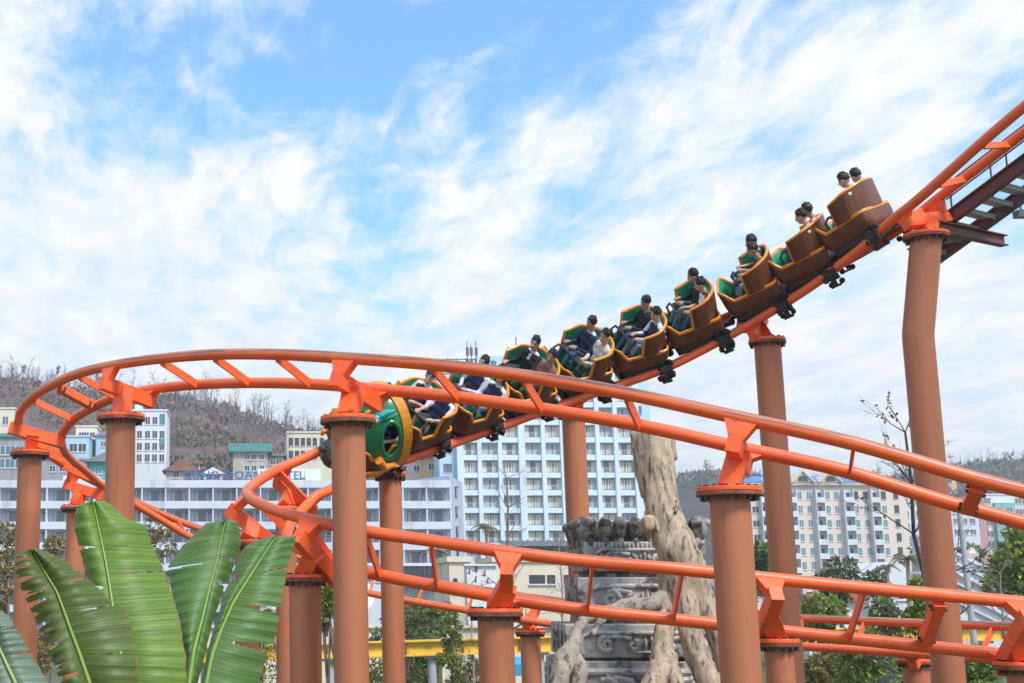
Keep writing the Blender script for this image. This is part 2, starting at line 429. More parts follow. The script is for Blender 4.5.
# ------------------------------------------------------------------ support columns
def column(label, fl, Y, wpx, tr=None, ti=None, kink=None, big=True, ratio=1.65, foot=0.0):
    c = at(fl[0], fl[1], Y); dia = wpx / F * (Y * CP + (c.z - EYE) * SP); r = dia / 2
    base = at(fl[0], fl[1], Y); base.z = 0
    org = base
    if kink: 
        kp = at(kink[0], kink[1], Y); org = Vector((kp.x, Y, 0))
    t = thing('support_column', label, 'column', org, 'support columns of the roller coaster')
    ft = .05
    path = [org.copy(), Vector((org.x, org.y, c.z - ft))] if not kink else [org.copy(), kp, Vector((c.x, c.y, c.z - ft))]
    if not kink: path[1] = Vector((c.x, c.y, c.z - ft))
    p = MB()
    if kink: p.tube([org, kp - Vector((0, 0, .02)), kp + (Vector((c.x, c.y, c.z - ft)) - kp).normalized() * .02, path[2]], r, 28)
    else: p.tube(path, r, 28)
    p.build('post', M['post'], t, org)
    R1 = r * ratio; f1 = MB(); f2 = MB(); bo = MB()
    f2.lathe([(R1 * .98, -.10), (R1, -.09), (R1, -.055), (R1 * .985, -.05)], c, 32); f2.build('lower_flange', M['flange'], t, org)
    f1.lathe([(R1 * .97, -.045), (R1 * .985, -.04), (R1 * .985, .0), (R1 * .97, .008)], c, 32, mi=0); f1.build('upper_flange', M['orange'], t, org)
    for k in range(14):
        a = 2 * math.pi * (k + .5) / 14; q = c + Vector((math.cos(a), math.sin(a), 0)) * (R1 + r) * .5
        bo.cyl(q + Vector((0, 0, -.155)), q + Vector((0, 0, -.1)), .032, n=6)
        bo.cyl(q + Vector((0, 0, .005)), q + Vector((0, 0, .03)), .03, n=6)
    bo.build('flange_bolts', M['bolt'], t, org)
    MB().lathe([(r * 1.9, 0), (r * 1.9, .06), (r * 1.1, .07)], (org.x, org.y, 0), 24).build('base_plate', M['flange'], t, org)
    if tr is not None:
        A, B, T, d, up = tr.frame(ti); b = MB()
        a0 = A - up * .36 + d * .02; b0 = B - up * .20 - d * .02
        wv = .08
        for Q, q0, dd in ((A, a0, d), (B, b0, -d)):      # flared gusset plates that hold the rails
            top = Q - up * .05; bot = q0 + up * .06
            e = dd * .06
            b.prism([top - T * .19 - e, top + T * .19 - e, bot + T * wv - e, bot - T * wv - e], dd * .12)
        b.beam(a0 - d * .10, b0 + d * .12, .165, .22, up)
        b.build('cross_arm', M['orange'], t, org)
        mid = a0.lerp(b0, .42); s_ = MB()
        dr = (mid - c).normalized()
        s_.beam(c + Vector((0, 0, .004)), mid + dr * .03, .225, .25, T)
        s_.build('stem', M['orange'], t, org)
    return t
def si(tr, px, lo, hi, which='A'): return idx_px(getattr(tr, which), px, st(lo), st(hi))
column('stout post at the front holding the loop track, right of the carved stone tower', (729, 488), 16.62, 39, TL, si(TL, 738, 3, 6))
column('tall post standing just in front of the green dragon head car', (348, 417), 18.95, 34, TL, st(8))
column('post rising behind the tallest banana leaf under the loop track', (121, 415), 22.9, 29.5, TL, st(12))
column('post at the far left under the outermost bend of the loop track', (30, 451), 26.4, 24, TL, st(16))
column('post half hidden by banana leaves where the loop track dips behind', (76, 506), 32.3, 19, TL, st(19))
column('slim low post behind the second lowest rail, left of the carved stone tower', (530, 630), 33.2, 20, TL, si(TL, 535, 23, 26), ratio=1.5)
column('low post among bushes carrying the far lower rails', (915, 659), 28.2, 25, TL, si(TL, 922, 26, 29), ratio=1.4)
column('tallest post with a bend near its top, beside the lift catwalk', (926, 234), 23.25, 29, TT, si(TT, 931, 2, 4), kink=(918, 335), ratio=1.5)
column('slanting tall post below the middle of the descending train', (767, 339), 25.9, 25.5, TT, si(TT, 752, 6, 8), ratio=1.4)
column('post left of the carved stone tower, its top hidden by the train', (573, 411), 26.4, 22.5, TT, si(TT, 560, 9, 11), ratio=1.4)
column('post directly below the dragon head car, behind the front post', (390, 472), 24.3, 22.5, TT, si(TT, 372, 12, 14), ratio=1.4)
column('post behind the tight turn, mostly hidden by the short post before it', (286, 507), 23.3, 21, TT, si(TT, 285, 14, 16), ratio=1.4)
column('post hidden behind banana leaves at the tip of the tight turn', (247, 540), 21.4, 24, TT, st(17) + 2, ratio=1.4)
column('short post right of the banana leaves with an orange arm below the tight turn', (305, 575), 19.95, 32, TT, si(TT, 312, 18, 21), ratio=1.36)
column('short broad post in the middle carrying the lower return rails', (495, 609), 18.95, 35.5, TT, si(TT, 505, 20, 23), ratio=1.55)
column('short post tucked against the right side of the stout front post', (778, 639), 18.75, 28, TT, si(TT, 766, 24, 26), ratio=1.45)
column('short post cut off at the right edge of the photo', (1022, 662), 18.75, 30, TT, si(TT, 1014, 26, 29), ratio=1.8)

# ------------------------------------------------------------------ lift catwalk beside the upper track
def catwalk():
    ia = 3; ib = si(TT, 940, 2, 4)
    A0 = Vector(TT.A[0]); A1 = Vector(TT.A[ib]); ax = (A0 - A1).normalized()
    A0 = A0 + ax * 1.2
    h = Vector((-ax.x, -ax.y, 0)).normalized(); r = Vector((h.y, -h.x, 0))      # away from the camera side
    org = Vector((A1.x, A1.y, 0))
    t = thing('catwalk', 'brown steel maintenance catwalk with grey grating steps along the lift track', 'catwalk', org)
    dn = Vector((0, 0, 1))
    lines = []
    for rr, dd, e in ((.22, .36, -.25), (1.12, .38, -1.15)):
        p = A1 + r * rr - dn * dd + ax * e; q = A0 + r * rr - dn * dd
        m = MB(); upv = r.cross(ax)
        m.beam(p, q, .03, .18, upv); m.beam(p + upv * .10, q + upv * .10, .15, .024, upv); m.beam(p - upv * .10, q - upv * .10, .15, .024, upv)
        m.build('stringer', M['steel_brown'], t, org); lines.append((p, q))
    (p0, q0), (p1, q1) = lines
    L = (q0 - p0).length; n = int(L / .36)
    for k in range(-2, n):
        c = p0 + ax * (.1 + k * .36); c2 = p1 + ax * ((p0 - p1).dot(ax) + .1 + k * .36)
        m = MB(); hx = Vector((ax.x, ax.y, 0)).normalized()
        m.beam(c + r * .1, c2 - r * .1, .30, .03, dn)
        m.beam(c + r * .1 + hx * .13 - dn * .035, c2 - r * .1 + hx * .13 - dn * .035, .02, .06, dn)
        m.build('step', M['grate'], t, org)
    c = A1 + ax * .02 - dn * .60
    m = MB(); p = c - r * .25; q = c + r * 1.75
    m.beam(p, q, .02, .16, dn); m.beam(p + dn * .09, q + dn * .09, .16, .022, dn); m.beam(p - dn * .09, q - dn * .09, .16, .022, dn)
    m.build('cross_beam', M['steel_brown'], t, org)
    hr = MB(); pp = q1 - r * 0 - (q1 - p1)
    for side, (a, b) in enumerate(((p0, q0), (p1, q1))):
        Ls = (b - a).length; k = 0
        while .3 + k * 1.15 < Ls:
            c = a + ax * (.3 + k * 1.15); m = MB(); hgt = .62 if side == 0 else .95
            m.tube([c, c + dn * hgt], .018, 6); m.build('railing_post', M['steel_brown'], t, org); k += 1
        for hgt in ((.36, .62) if side == 0 else (.5, .95)):
            MB().tube([a + ax * .2 + dn * hgt, b + dn * hgt], .016, 6).build('hand_rail', M['steel_brown'], t, org)
    lamp = MB(); c = p1 + ax * 1.9 - dn * .25 + r * .1
    lamp.box(c, (.2, .2, .12)); lamp.beam(c, c + dn * .3, .03, .03, r)
    lamp.build('floodlight', M['grate'], t, org)
catwalk()
# ------------------------------------------------------------------ train cars (x forward, y left, z up; rails at y = +-.45, z = 0)
def rrect(x0, x1, wr, wf, rc, n=7):
    """closed plan outline, counter clockwise, rear x0 half width wr, front x1 half width wf"""
    pts = []
    for (cx, cy, a0) in ((x1 - rc, wf - rc, 0), (x0 + rc, wr - rc, 90), (x0 + rc, -wr + rc, 180), (x1 - rc, -wf + rc, 270)):
        for k in range(n): a = R(a0 + 90 * k / (n - 1)); pts.append((cx + rc * math.cos(a), cy + rc * math.sin(a)))
    out = []
    for i in range(len(pts)):                # extra points along the long sides
        p, q = pts[i], pts[(i + 1) % len(pts)]; out.append(p)
        L = math.dist(p, q)
        if L > .15:
            m = int(L / .07)
            for k in range(1, m): out.append((p[0] + (q[0] - p[0]) * k / m, p[1] + (q[1] - p[1]) * k / m))
    return out
def sstep(a, b, x): t = max(0, min(1, (x - a) / (b - a))); return t * t * (3 - 2 * t)
def tub_top(x): return .52 + .22 * sstep(.34, .54, x)
PLAN = rrect(-.55, .58, .54, .50, .15)
SH = [(.05, .555), (-.04, .562), (-.12, .565), (-.20, .562), (-.26, .552), (-.32, .525), (-.38, .475), (-.44, .415), (-.49, .355), (-.53, .285), (-.56, .18), (-.57, .06)]
SHELL = SH + [(x, -y) for x, y in reversed(SH)]
def shell_top(i):
    n = len(SHELL); k = min(i, n - 1 - i) / (n / 2 - 1)
    return .915 + .06 * sstep(0, .6, k) + .03 * sstep(.6, 1, k)
def shell_pt(i, z, inner=0.0):
    x, y = SHELL[i]
    a = SHELL[max(i - 1, 0)]; b = SHELL[min(i + 1, len(SHELL) - 1)]
    tx, ty = b[0] - a[0], b[1] - a[1]; L = math.hypot(tx, ty); nx, ny = ty / L, -tx / L
    x -= nx * inner * -1 * -1 if False else 0
    k = z - .52
    return Vector((x + nx * inner - .20 * k, (y + ny * inner) * (1 + .04 * k), z))
def outward():
    i = 3; p = shell_pt(i, .6, .1); return 1 if abs(p.y) > abs(shell_pt(i, .6).y) else -1
OUT = outward()
def car_meshes():
    D = {}
    # tub
    m = MB(); n = len(PLAN); lv = [(.19, .80), (.24, .90), (.34, .975), (.44, .995), (None, 1.0)]
    vs = []
    for z, k in lv:
        for x, y in PLAN: vs.append((x * k, y * k, tub_top(x) if z is None else z))
    fs = [(a * n + j, a * n + (j + 1) % n, (a + 1) * n + (j + 1) % n, (a + 1) * n + j) for a in range(len(lv) - 1) for j in range(n)]
    m.add(vs, fs, 0, True); m.add([vs[j] for j in range(n)], [tuple(reversed(range(n)))], 0)
    vs = []
    for z, k in ((None, .94), (.40, .92), (.25, .90)):
        for x, y in PLAN: vs.append((x * k, y * k, tub_top(x) if z is None else z))
    fs = [((a + 1) * n + j, (a + 1) * n + (j + 1) % n, a * n + (j + 1) % n, a * n + j) for a in range(2) for j in range(n)]
    m.add(vs, fs, 1, True); m.add(vs[2 * n:], [tuple(range(n))], 2)
    D['tub'] = m.mesh('tub', [M['brown'], M['green'], M['black']], 40)
    m = MB(); m.tube([(x * .97, y * .97, tub_top(x) + .005) for x, y in PLAN], .034, 8, closed=True, flat=.75, ref=(0, 0, 1))
    D['tub_trim'] = m.mesh('tub_trim', M['trim'])
    # high back shell
    m = MB(); k = len(SHELL); lev = 6
    for inner, mi, flip in ((0, 0, False), (-.055 * OUT, 1, True)):
        vs = []
        for a in range(lev):
            for i in range(k):
                z = .53 + (shell_top(i) - .53) * a / (lev - 1); vs.append(shell_pt(i, z, inner))
        fs = [(a * k + i, (a + 1) * k + i, (a + 1) * k + i + 1, a * k + i + 1) for a in range(lev - 1) for i in range(k - 1)]
        # outer faces must look outward
        c = sum((vs[i] for i in fs[0]), Vector()) / 4; nrm = (vs[fs[0][1]] - vs[fs[0][0]]).cross(vs[fs[0][2]] - vs[fs[0][0]])
        want = 1 if not flip else -1
        if nrm.y * want < 0: fs = [tuple(reversed(f)) for f in fs]
        m.add(vs, fs, mi, True)
    D['back_shell'] = m.mesh('back_shell', [M['brown'], M['green']], 40)
    edge = [shell_pt(0, z, -.03 * OUT) for z in (.53, .65, .78)] + [shell_pt(i, shell_top(i), -.028 * OUT) for i in range(k)] + [shell_pt(k - 1, z, -.03 * OUT) for z in (.78, .65, .53)]
    m = MB(); m.tube(edge, .036, 8, flat=.8)
    D['shell_trim'] = m.mesh('shell_trim', M['trim'])
    # seat
    m = MB(); m.bx(-.43, .0, -.40, .40, .26, .43); m.bx(.0, .03, -.40, .40, .26, .41)
    m.hexa((-.51, 0, .66), (.03, 0, 0), (0, .30, 0), (-.05, 0, .24)); m.ell((-.44, 0, .58), (.10, .05, .2), 10, 8)
    D['seat'] = m.mesh('seat', M['green'])
    # lap bar
    m = MB(); m.tube([(.27, -.42, .40), (.28, -.42, .70), (.20, -.38, .765), (.19, -.1, .775), (.19, .1, .775), (.20, .38, .765), (.28, .42, .70), (.27, .42, .40)], .024, 8)
    for y in (-.25, .25): m.ell((.13, y, .735), (.075, .13, .05), 10, 6)
    D['lap_bar'] = m.mesh('lap_bar', M['black'])
    # chassis
    m = MB(); m.bx(-.56, .50, -.34, .34, .03, .185); m.bx(-.50, .42, -.42, .42, .10, .20); m.bx(-.54, -.32, -.46, .46, .07, .14)
    m.beam((-.55, 0, .09), (-.78, 0, .09), .09, .09); m.beam((.48, 0, .09), (.64, 0, .09), .07, .07); m.ell((-.76, 0, .09), .07, 10, 6)
    D['chassis'] = m.mesh('chassis', M['chassis'])
    m = MB()
    m.bx(-.13, .13, -.05, .10, .09, .15); m.bx(-.12, .12, .10, .125, -.04, .12); m.bx(-.05, .05, .10, .125, -.15, -.04); m.bx(-.10, .10, .03, .12, -.185, -.155)
    D['bogie'] = m.mesh('wheel_bogie', M['chassis'])
    m = MB()
    for x in (-.11, .11):
        m.tube([(x, -.035, .155), (x, .045, .155)], .07, 14); m.tube([(x, .135, -.05), (x, .135, .04)], .052, 12)
        m.tube([(x, -.03, -.135), (x, .03, -.135)], .05, 12)
        m.tube([(x, .045, .155), (x, .06, .155)], .03, 8, mi=1)
    D['wheels'] = m.mesh('wheels', [M['black'], M['bolt']])
    return D
CM = car_meshes()
def make_car(label):
    t = thing('coaster_car', label, 'coaster car', (0, 0, 0), 'cars of the roller coaster train')
    for k in ('tub', 'back_shell', 'seat', 'lap_bar', 'chassis'):
        o = inst(k, CM[k], t)
        if k == 'tub': inst('trim', CM['tub_trim'], o)
        if k == 'back_shell': inst('trim', CM['shell_trim'], o)
    for sd in (1, -1):
        b = inst('wheel_bogie', CM['bogie'], t, (-.42, .45 * sd, 0)); 
        if sd < 0: b.rotation_euler = (0, 0, math.pi)
        inst('wheels', CM['wheels'], b)
    return t
BOGIE_PX = [874, 828, 779, 719, 661, 602, 544, 489, 435, 388]
CARL = ['topmost brown car at the tail of the train, seen from behind', 'second car from the tail, its dark back shell below the topmost car', 'third car from the tail, riding just right of the bare tall post top', 'fourth car from the tail with two riders leaning back in profile', 'mid train car with a black jacketed rider behind one in lilac sleeves', 'car with the rider in beige, just right of the woman in black', 'car carrying the woman in the black cardigan', 'car right behind the row of the laughing woman, half hidden by the loop track', 'car carrying the laughing woman, second behind the dragon head', 'front car with the green dragon head and orange mane']
car_M = []; CARS = 1.03
lo, hi = st(3), st(14)
for k, x in enumerate(BOGIE_PX):
    ib = idx_px(TT.B, x, lo, hi)
    # refine between samples
    xs = px_of(TT.B[ib - 1:ib + 2])[0]; fi = float(np.interp(-x, -xs, [ib - 1, ib, ib + 1]))
    sc_ = float(np.interp(fi, np.arange(len(TT.s)), TT.s)) + .42 * CARS
    A, B, T, d, up = TT.frame(TT.at_s(sc_))
    left = (d - d.dot(T) * T).normalized(); up = T.cross(left)
    Mx = Matrix(((T.x, left.x, up.x, 0), (T.y, left.y, up.y, 0), (T.z, left.z, up.z, 0), (0, 0, 0, 1))) @ Matrix.Scale(CARS, 4)
    c = (A + B) / 2; Mx.translation = c; car_M.append(Mx)
proto = make_car(CARL[0]); cars = [proto] + [copy_tree(proto) for _ in CARL[1:]]
for k, a in ((5, 2), (6, 7), (7, 9), (8, 9), (9, -8)): car_M[k] = car_M[k] @ Matrix.Rotation(R(a), 4, 'X')
for k, a in ((4, .03), (5, .06), (6, .12), (7, .17), (8, .14)):
    car_M[k] = car_M[k] @ Matrix.Translation((0, 0, -a))
    for o in cars[k].children:
        if o.name.startswith('wheel_bogie'): o.location.z += a
for c, Mx, lb in zip(cars, car_M, CARL): c.matrix_world = Mx @ Matrix.Diagonal((.91, 1, 1, 1)); c['label'] = lb
# ------------------------------------------------------------------ dragon head on the front car
def dragon(t):
    t.name = 'dragon_car'
    for o in t.children:
        if o.name.startswith('back_shell'): o.scale = (1, 1, .66); o.location = (0, 0, .177)
    # hood: half egg open to the rear, oval holes on its sides
    m = MB(); na, nb = 40, 26
    def P(u, v, k=1.0):      # u 0..1 nose to rear, v around from left bottom over the top to right bottom
        th = R(-28 + 236 * v); x = .58 - .92 * u ** 1.25; s = math.sin(math.pi / 2 * min(1, u * 1.06)) ** .62
        bump = 1 + .08 * math.sin(u * 9) * math.sin(th) * (1 - u)
        y = .66 * s * math.cos(th) * k; z = .48 + (.90 * s * math.sin(th) if math.sin(th) > 0 else .55 * s * math.sin(th)) * bump * k
        return Vector((x, y, z))
    for k, mi in ((1.0, 0), (.93, 1)):
        vs = [P(i / na, j / nb, k) for i in range(na + 1) for j in range(nb + 1)]; fs = []
        for i in range(na):
            for j in range(nb):
                u, v = (i + .5) / na, (j + .5) / nb
                e = min(((u - .66) / .165) ** 2 + ((v - vc) / .105) ** 2 for vc in (.26, .74))
                if e < 1: continue
                f = (i * (nb + 1) + j, i * (nb + 1) + j + 1, (i + 1) * (nb + 1) + j + 1, (i + 1) * (nb + 1) + j)
                fs.append(f if mi else tuple(reversed(f)))
        m.add(vs, fs, mi, True)
    hood = m.build('dragon_hood', [M['dgreen'], M['green']], t, ang=60)
    r = MB()
    for vc in (.26, .74):
        r.tube([P(.66 + .165 * math.cos(a), vc + .105 * math.sin(a), .97) for a in np.linspace(0, 2 * math.pi, 28, endpoint=False)], .035, 8, closed=True)
    r.build('window_rim', M['dgreen'], hood)
    sw = MB()
    for vs_ in (.10, .41, .59, .90): sw.tube([P(u, vs_ + .03 * math.sin(u * 6), 1.0) for u in np.linspace(.22, .84, 16)], [.012 + .022 * math.sin(math.pi * k / 15) for k in range(16)], 6)
    for k in range(4): sw.tube([P(.30 + .12 * k, v, 1.0) for v in np.linspace(.39, .61, 12)], .016, 6)
    sw.build('scale_ridges', M['dgreen'], hood)
    b = MB(); band = []
    for j in range(nb + 1):
        v = j / nb; band.append((P(.86, v, 1.03), P(1.0, v, 1.10)))
    for j in range(nb):
        (p0, q0), (p1, q1) = band[j], band[j + 1]
        off = lambda p: Vector((p.x, p.y * .9, .5 + (p.z - .5) * .9))
        vs = [p0, q0, q1, p1, off(p0), off(q0), off(q1), off(p1)]
        b.add(vs, [(0, 1, 2, 3), (7, 6, 5, 4), (1, 5, 6, 2), (0, 3, 7, 4)], 0, True)
    b.build('mane_band', M['mane'], t, ang=50)
    c = MB()
    for k in range(7):      # crest along the spine of the hood
        u = .28 + .1 * k; p = P(u, .5); h = .10 + .035 * k
        c.prism([p + Vector((.07, -.03, -.03)), p + Vector((-.07, -.03, -.03)), p + Vector((-.11, -.03, h))], (0, .06, 0))
    c.build('crest', M['yellow'], t)
    s = MB()                 # muzzle
    s.ell((.68, 0, .40), (.34, .27, .17), 18, 12, fn=lambda p: 1 + .10 * math.sin(5 * p.x)); s.ell((.62, 0, .24), (.34, .24, .11), 16, 8)
    for sd in (1, -1): s.ell((.96, .12 * sd, .48), (.075, .065, .065), 12, 8)
    s.build('muzzle', M['chassis'], t)
    te = MB()
    for sd in (1, -1):
        for k in range(4): te.cyl((.72 + .06 * k, (.22 - .03 * k) * sd, .35), (.73 + .06 * k, (.22 - .03 * k) * sd, .26), .022, .003, 6)
    te.build('teeth', M['yellow'], t)
    for sd in (1, -1):
        e = MB(); e.ell((.30, .24 * sd, 1.27), (.12, .08, .10), 14, 10)
        e.tube([(.24, .24 * sd, 1.33), (.14, .28 * sd, 1.41), (.02, .32 * sd, 1.45)], [.075, .06, .02], 8)
        e.build('horn', M['teal'], t)
    for sd in (1, -1): y = MB(); y.ell((.37, .28 * sd, 1.30), (.05, .04, .05), 10, 8); y.build('eye', M['yellow'], t)
    for sd in (1, -1):      # little clawed forelegs
        l = MB(); l.tube([(.30, .58 * sd, .62), (.16, .66 * sd, .46), (-.06, .68 * sd, .44)], [.075, .065, .05], 10)
        for k in (-1, 0, 1): l.tube([(-.04, (.68 + .03 * k) * sd, .44), (-.14, (.69 + .05 * k) * sd, .43)], [.035, .012], 6)
        l.build('foreleg', M['trim'], t)
    for sd in (1, -1): p = MB(); p.tube([(.55, .50 * sd, .28), (.2, .60 * sd, .24), (-.3, .60 * sd, .28)], [.06, .07, .05], 8, flat=.6); p.build('side_skirt', M['mane'], t)
dragon(cars[9])
# ------------------------------------------------------------------ riders
def cloth(name, c, var=.1): return mat(name, c, .85, var, 9., bump=.25, bscale=40)
SK = [mat('skin_light', (.56, .33, .235), .5, .06, 8.), mat('skin_tan', (.44, .25, .17), .5, .06, 8.)]
HAIR = mat('black_hair', (.022, .018, .016), .6, .35, 30., bump=.6, bscale=60, stretch=(1, 1, .25))
HAIRB = mat('dark_brown_hair', (.030, .017, .012), .42, .35, 30., bump=.6, bscale=60, stretch=(1, 1, .25))
CL = dict(navy=cloth('navy_cloth', (.016, .02, .055)), black=cloth('black_cloth', (.013, .013, .015)), white=cloth('white_cloth', (.72, .71, .72), .05), lilac=cloth('lilac_white_cloth', (.60, .57, .68), .06),
          beige=cloth('beige_cloth', (.58, .50, .43), .06), brown=cloth('brown_cloth', (.21, .10, .055)), jeans=cloth('blue_denim', (.075, .125, .225), .2), dkgrey=cloth('charcoal_cloth', (.035, .037, .045)),
          ltjeans=cloth('faded_denim', (.20, .27, .36), .2), green=cloth('dark_green_cloth', (.02, .05, .03)), shoe=mat('dark_shoes', (.03, .03, .03), .5, .1, 5.))
EYE_M = mat('eye_dark', (.012, .010, .009), .25, .1, 5.); LIP = mat('lips', (.36, .13, .11), .5, .05, 5.); TOOTH = mat('teeth_white', (.75, .73, .68), .4, .05, 5.)
def cap(m, p, r0, q, r1, n=10):
    p, q = Vector(p), Vector(q); k = 5; path = []; rad = []
    d = (q - p).normalized()
    for i in range(k):
        a = math.pi / 2 * (1 - i / (k - 1)) ; path.append(p - d * r0 * math.sin(a)); rad.append(max(r0 * math.cos(a), r0 * .05))
    for i in range(k):
        a = math.pi / 2 * i / (k - 1); path.append(q + d * r1 * math.sin(a)); rad.append(max(r1 * math.cos(a), r1 * .05))
    m.tube(path, rad, n)
def remesh(m, vox, smooth=4):
    me = m.mesh('tmp', M['black']); ob = bpy.data.objects.new('tmp', me); COL.objects.link(ob)
    md = ob.modifiers.new('r', 'REMESH'); md.mode = 'VOXEL'; md.voxel_size = vox
    if smooth: sm = ob.modifiers.new('s', 'SMOOTH'); sm.factor = .5; sm.iterations = smooth
    dg = bpy.context.evaluated_depsgraph_get(); ev = ob.evaluated_get(dg)
    out = bpy.data.meshes.new_from_object(ev, depsgraph=dg)
    bpy.data.objects.remove(ob); bpy.data.meshes.remove(me); out.materials.clear()
    out.polygons.foreach_set('use_smooth', [True] * len(out.polygons))
    return out
def person(label, Mx, y0, top='navy', sleeve='white', fore='skin', legs='jeans', shin=None, skin=0, yaw=0, hair='short', smile=False, lean=.10, arms='bar', seed=0, collar=None, w=1.0):
    rg = random.Random(seed); J = lambda s: rg.uniform(-s, s)
    segs = []      # (p, r0, q, r1, tag)
    def S(p, r0, q, r1, tg): segs.append((Vector(p), r0, Vector(q), r1, tg))
    S((0, -.075, .10), .115, (0, .075, .10), .115, 'legs')
    S((-.01, -.05, .20), .115 * w, (-.01, .05, .20), .115 * w, 'top')
    S((-.045, -.075, .33), .112 * w, (-.045, .075, .33), .112 * w, 'top')
    S((-.075, -.115, .44), .088, (-.075, .115, .44), .088, 'top')
    S((-.09, -.06, .50), .062, (-.09, .06, .50), .062, 'top')
    S((-.085, 0, .50), .056, (-.065, 0, .62), .052, 'skin')
    rot = Matrix.Rotation(R(yaw), 4, 'Z'); hc = Vector((-.035, 0, .73))
    H = lambda x, y, z: hc + (rot @ Vector((x, y, z)))
    for sd in (-1, 1):
        k = Vector((.37 + J(.02), (.115 + J(.02)) * sd, .20 + J(.02))); a = Vector((.56, .12 * sd, -.085))
        S((.02, .09 * sd, .10), .088, k, .062, 'legs'); S(k, .06, a, .043, 'shin'); S(a, .042, (.645, .13 * sd, -.125), .036, 'shoe')
        S((a.x - .03, a.y, -.12), .04, (.63, .13 * sd, -.125), .036, 'shoe')
        sh = Vector((-.085, .185 * sd, .465))
        if arms == 'bar': el = Vector((.07 + J(.03), (.255 + J(.02)) * sd, .235 + J(.02))); wr = Vector((.27, (.12 + J(.02)) * sd, .315)); hd = Vector((.33, (.105) * sd, .335))
        elif arms == 'lap': el = Vector((.03 + J(.02), .245 * sd, .22)); wr = Vector((.24, .075 * sd, .235)); hd = Vector((.315, .05 * sd, .245))
        else: el = Vector((.09, .23 * sd, .27)); wr = Vector((.34, .17 * sd, .30)); hd = Vector((.41, .15 * sd, .315))
        S(sh, .06, el, .045, 'sleeve'); S(el, .043, wr, .029, 'fore'); S(wr, .028, hd, .033, 'skin')
        S(sh, .064, (-.08, .11 * sd, .485), .06, 'yoke')
    m = MB()
    for p, r0, q, r1, tg in segs: cap(m, p, r0, q, r1)
    m.ell(H(-.008, 0, .025), (.097, .078, .108), 16, 12, rot=rot.to_3x3()); m.ell(H(.028, 0, -.035), (.066, .062, .085), 14, 10, rot=rot.to_3x3())
    m.ell(H(.05, 0, -.095), (.034, .032, .028), 10, 8)
    cap(m, H(.088, 0, .015), .010, H(.108, 0, -.022), .017)             # nose
    for sd in (-1, 1): m.ell(H(-.005, .081 * sd, -.005), (.022, .012, .034), 10, 8, rot=rot.to_3x3())
    me = remesh(m, .0125, 3)
    for sg in segs: pass
    n = len(me.polygons); cs = np.zeros(n * 3); me.polygons.foreach_get('center', cs); cs = cs.reshape(-1, 3)
    best = np.full(n, 1e9); tg = np.zeros(n, int)
    mats = [SK[skin], CL[top], CL[legs], CL['shoe'], CL[sleeve], CL[shin] if shin else (SK[skin] if shin is False else CL[legs]), EYE_M, TOOTH if smile else LIP, CL[collar] if collar else CL[sleeve]]
    ti = {'skin': 0, 'top': 1, 'legs': 2, 'shoe': 3, 'sleeve': 4, 'shin': 5, 'fore': 0 if fore == 'skin' else 4, 'yoke': 4 if top != sleeve else 1}
    for p, r0, q, r1, t_ in segs:
        a, b = np.array(p), np.array(q); ab = b - a; k = np.clip(((cs - a) @ ab) / (ab @ ab), 0, 1)
        dd = np.linalg.norm(cs - (a + k[:, None] * ab), axis=1) - (r0 + (r1 - r0) * k)
        mk = dd < best; best[mk] = dd[mk]; tg[mk] = ti[t_]
    hd = cs[:, 2] > .615; tg[hd] = 0
    nk = (cs[:, 2] > .535) & (cs[:, 2] < .575); tg[nk] = 8 if collar else tg[nk]
    if collar == 'white' and top == 'black': tg[(abs(cs[:, 1]) < .035) & (cs[:, 0] > -.02) & (cs[:, 2] > .40) & (cs[:, 2] < .56)] = 8
    for mm in mats: me.materials.append(mm)
    me.polygons.foreach_set('material_index', tg.tolist())
    # facial features and fingers join the body mesh
    x = MB()
    for sd in (-1, 1):
        x.ell(H(.083, .033 * sd, .014), (.007, .012, .0055), 8, 6, mi=6, rot=rot.to_3x3())
        x.tube([H(.088, .017 * sd, .036), H(.089, .034 * sd, .041), H(.080, .050 * sd, .036)], .0042, 6, mi=6)
    x.ell(H(.090, 0, -.060), (.010, .026, .012 if smile else .007), 10, 6, mi=7, rot=rot.to_3x3())
    for p, r0, q, r1, t_ in segs:
        if t_ == 'skin' and abs(q.y) > .03:
            d = (q - p).normalized(); sd = 1 if q.y > 0 else -1; lat = Vector((0, 0, 1)).cross(d).normalized(); dn = Vector((0, 0, -1))
            for k, Ln in enumerate((.050, .062, .068, .058)):
                o = q + lat * (-.0285 + .019 * k) * sd * -1 + d * .012
                x.tube([o, o + d * .034, o + d * (.034 + Ln * .35) + dn * .022, o + d * .03 + dn * (.03 + Ln * .4)], [.0105, .010, .0092, .0075], 7, mi=0)
            o = p + d * .03 - lat * sd * .026 * -1
            x.tube([o, o + d * .03 + lat * sd * .022, o + d * .055 + lat * sd * .018 + dn * .02], [.012, .011, .008], 7, mi=0)
    tmp = x.mesh('tmp2', mats); bm = bmesh.new(); bm.from_mesh(me); bm.from_mesh(tmp); bm.to_mesh(me); bm.free(); bpy.data.meshes.remove(tmp)
    me.name = 'person'
    o = bpy.data.objects.new('person', me); COL.objects.link(o); tag(o, label, 'person', 'riders on the roller coaster train')
    # hair
    hm = MB(); hr = lambda c, r_, k=.05, f=9.: hm.ell(H(*c), r_, 24, 16, rot=rot.to_3x3(), fn=lambda p: 1 + k * mnoise.noise(Vector((p.x * f + seed, p.y * f, p.z * f))) + k * .8 * mnoise.noise(Vector((p.x * f * 2.4 + seed, p.y * f * 2.4, p.z * f * 2.4))))
    hr((-.021, 0, .050), (.099, .088, .099), .11, 6.)
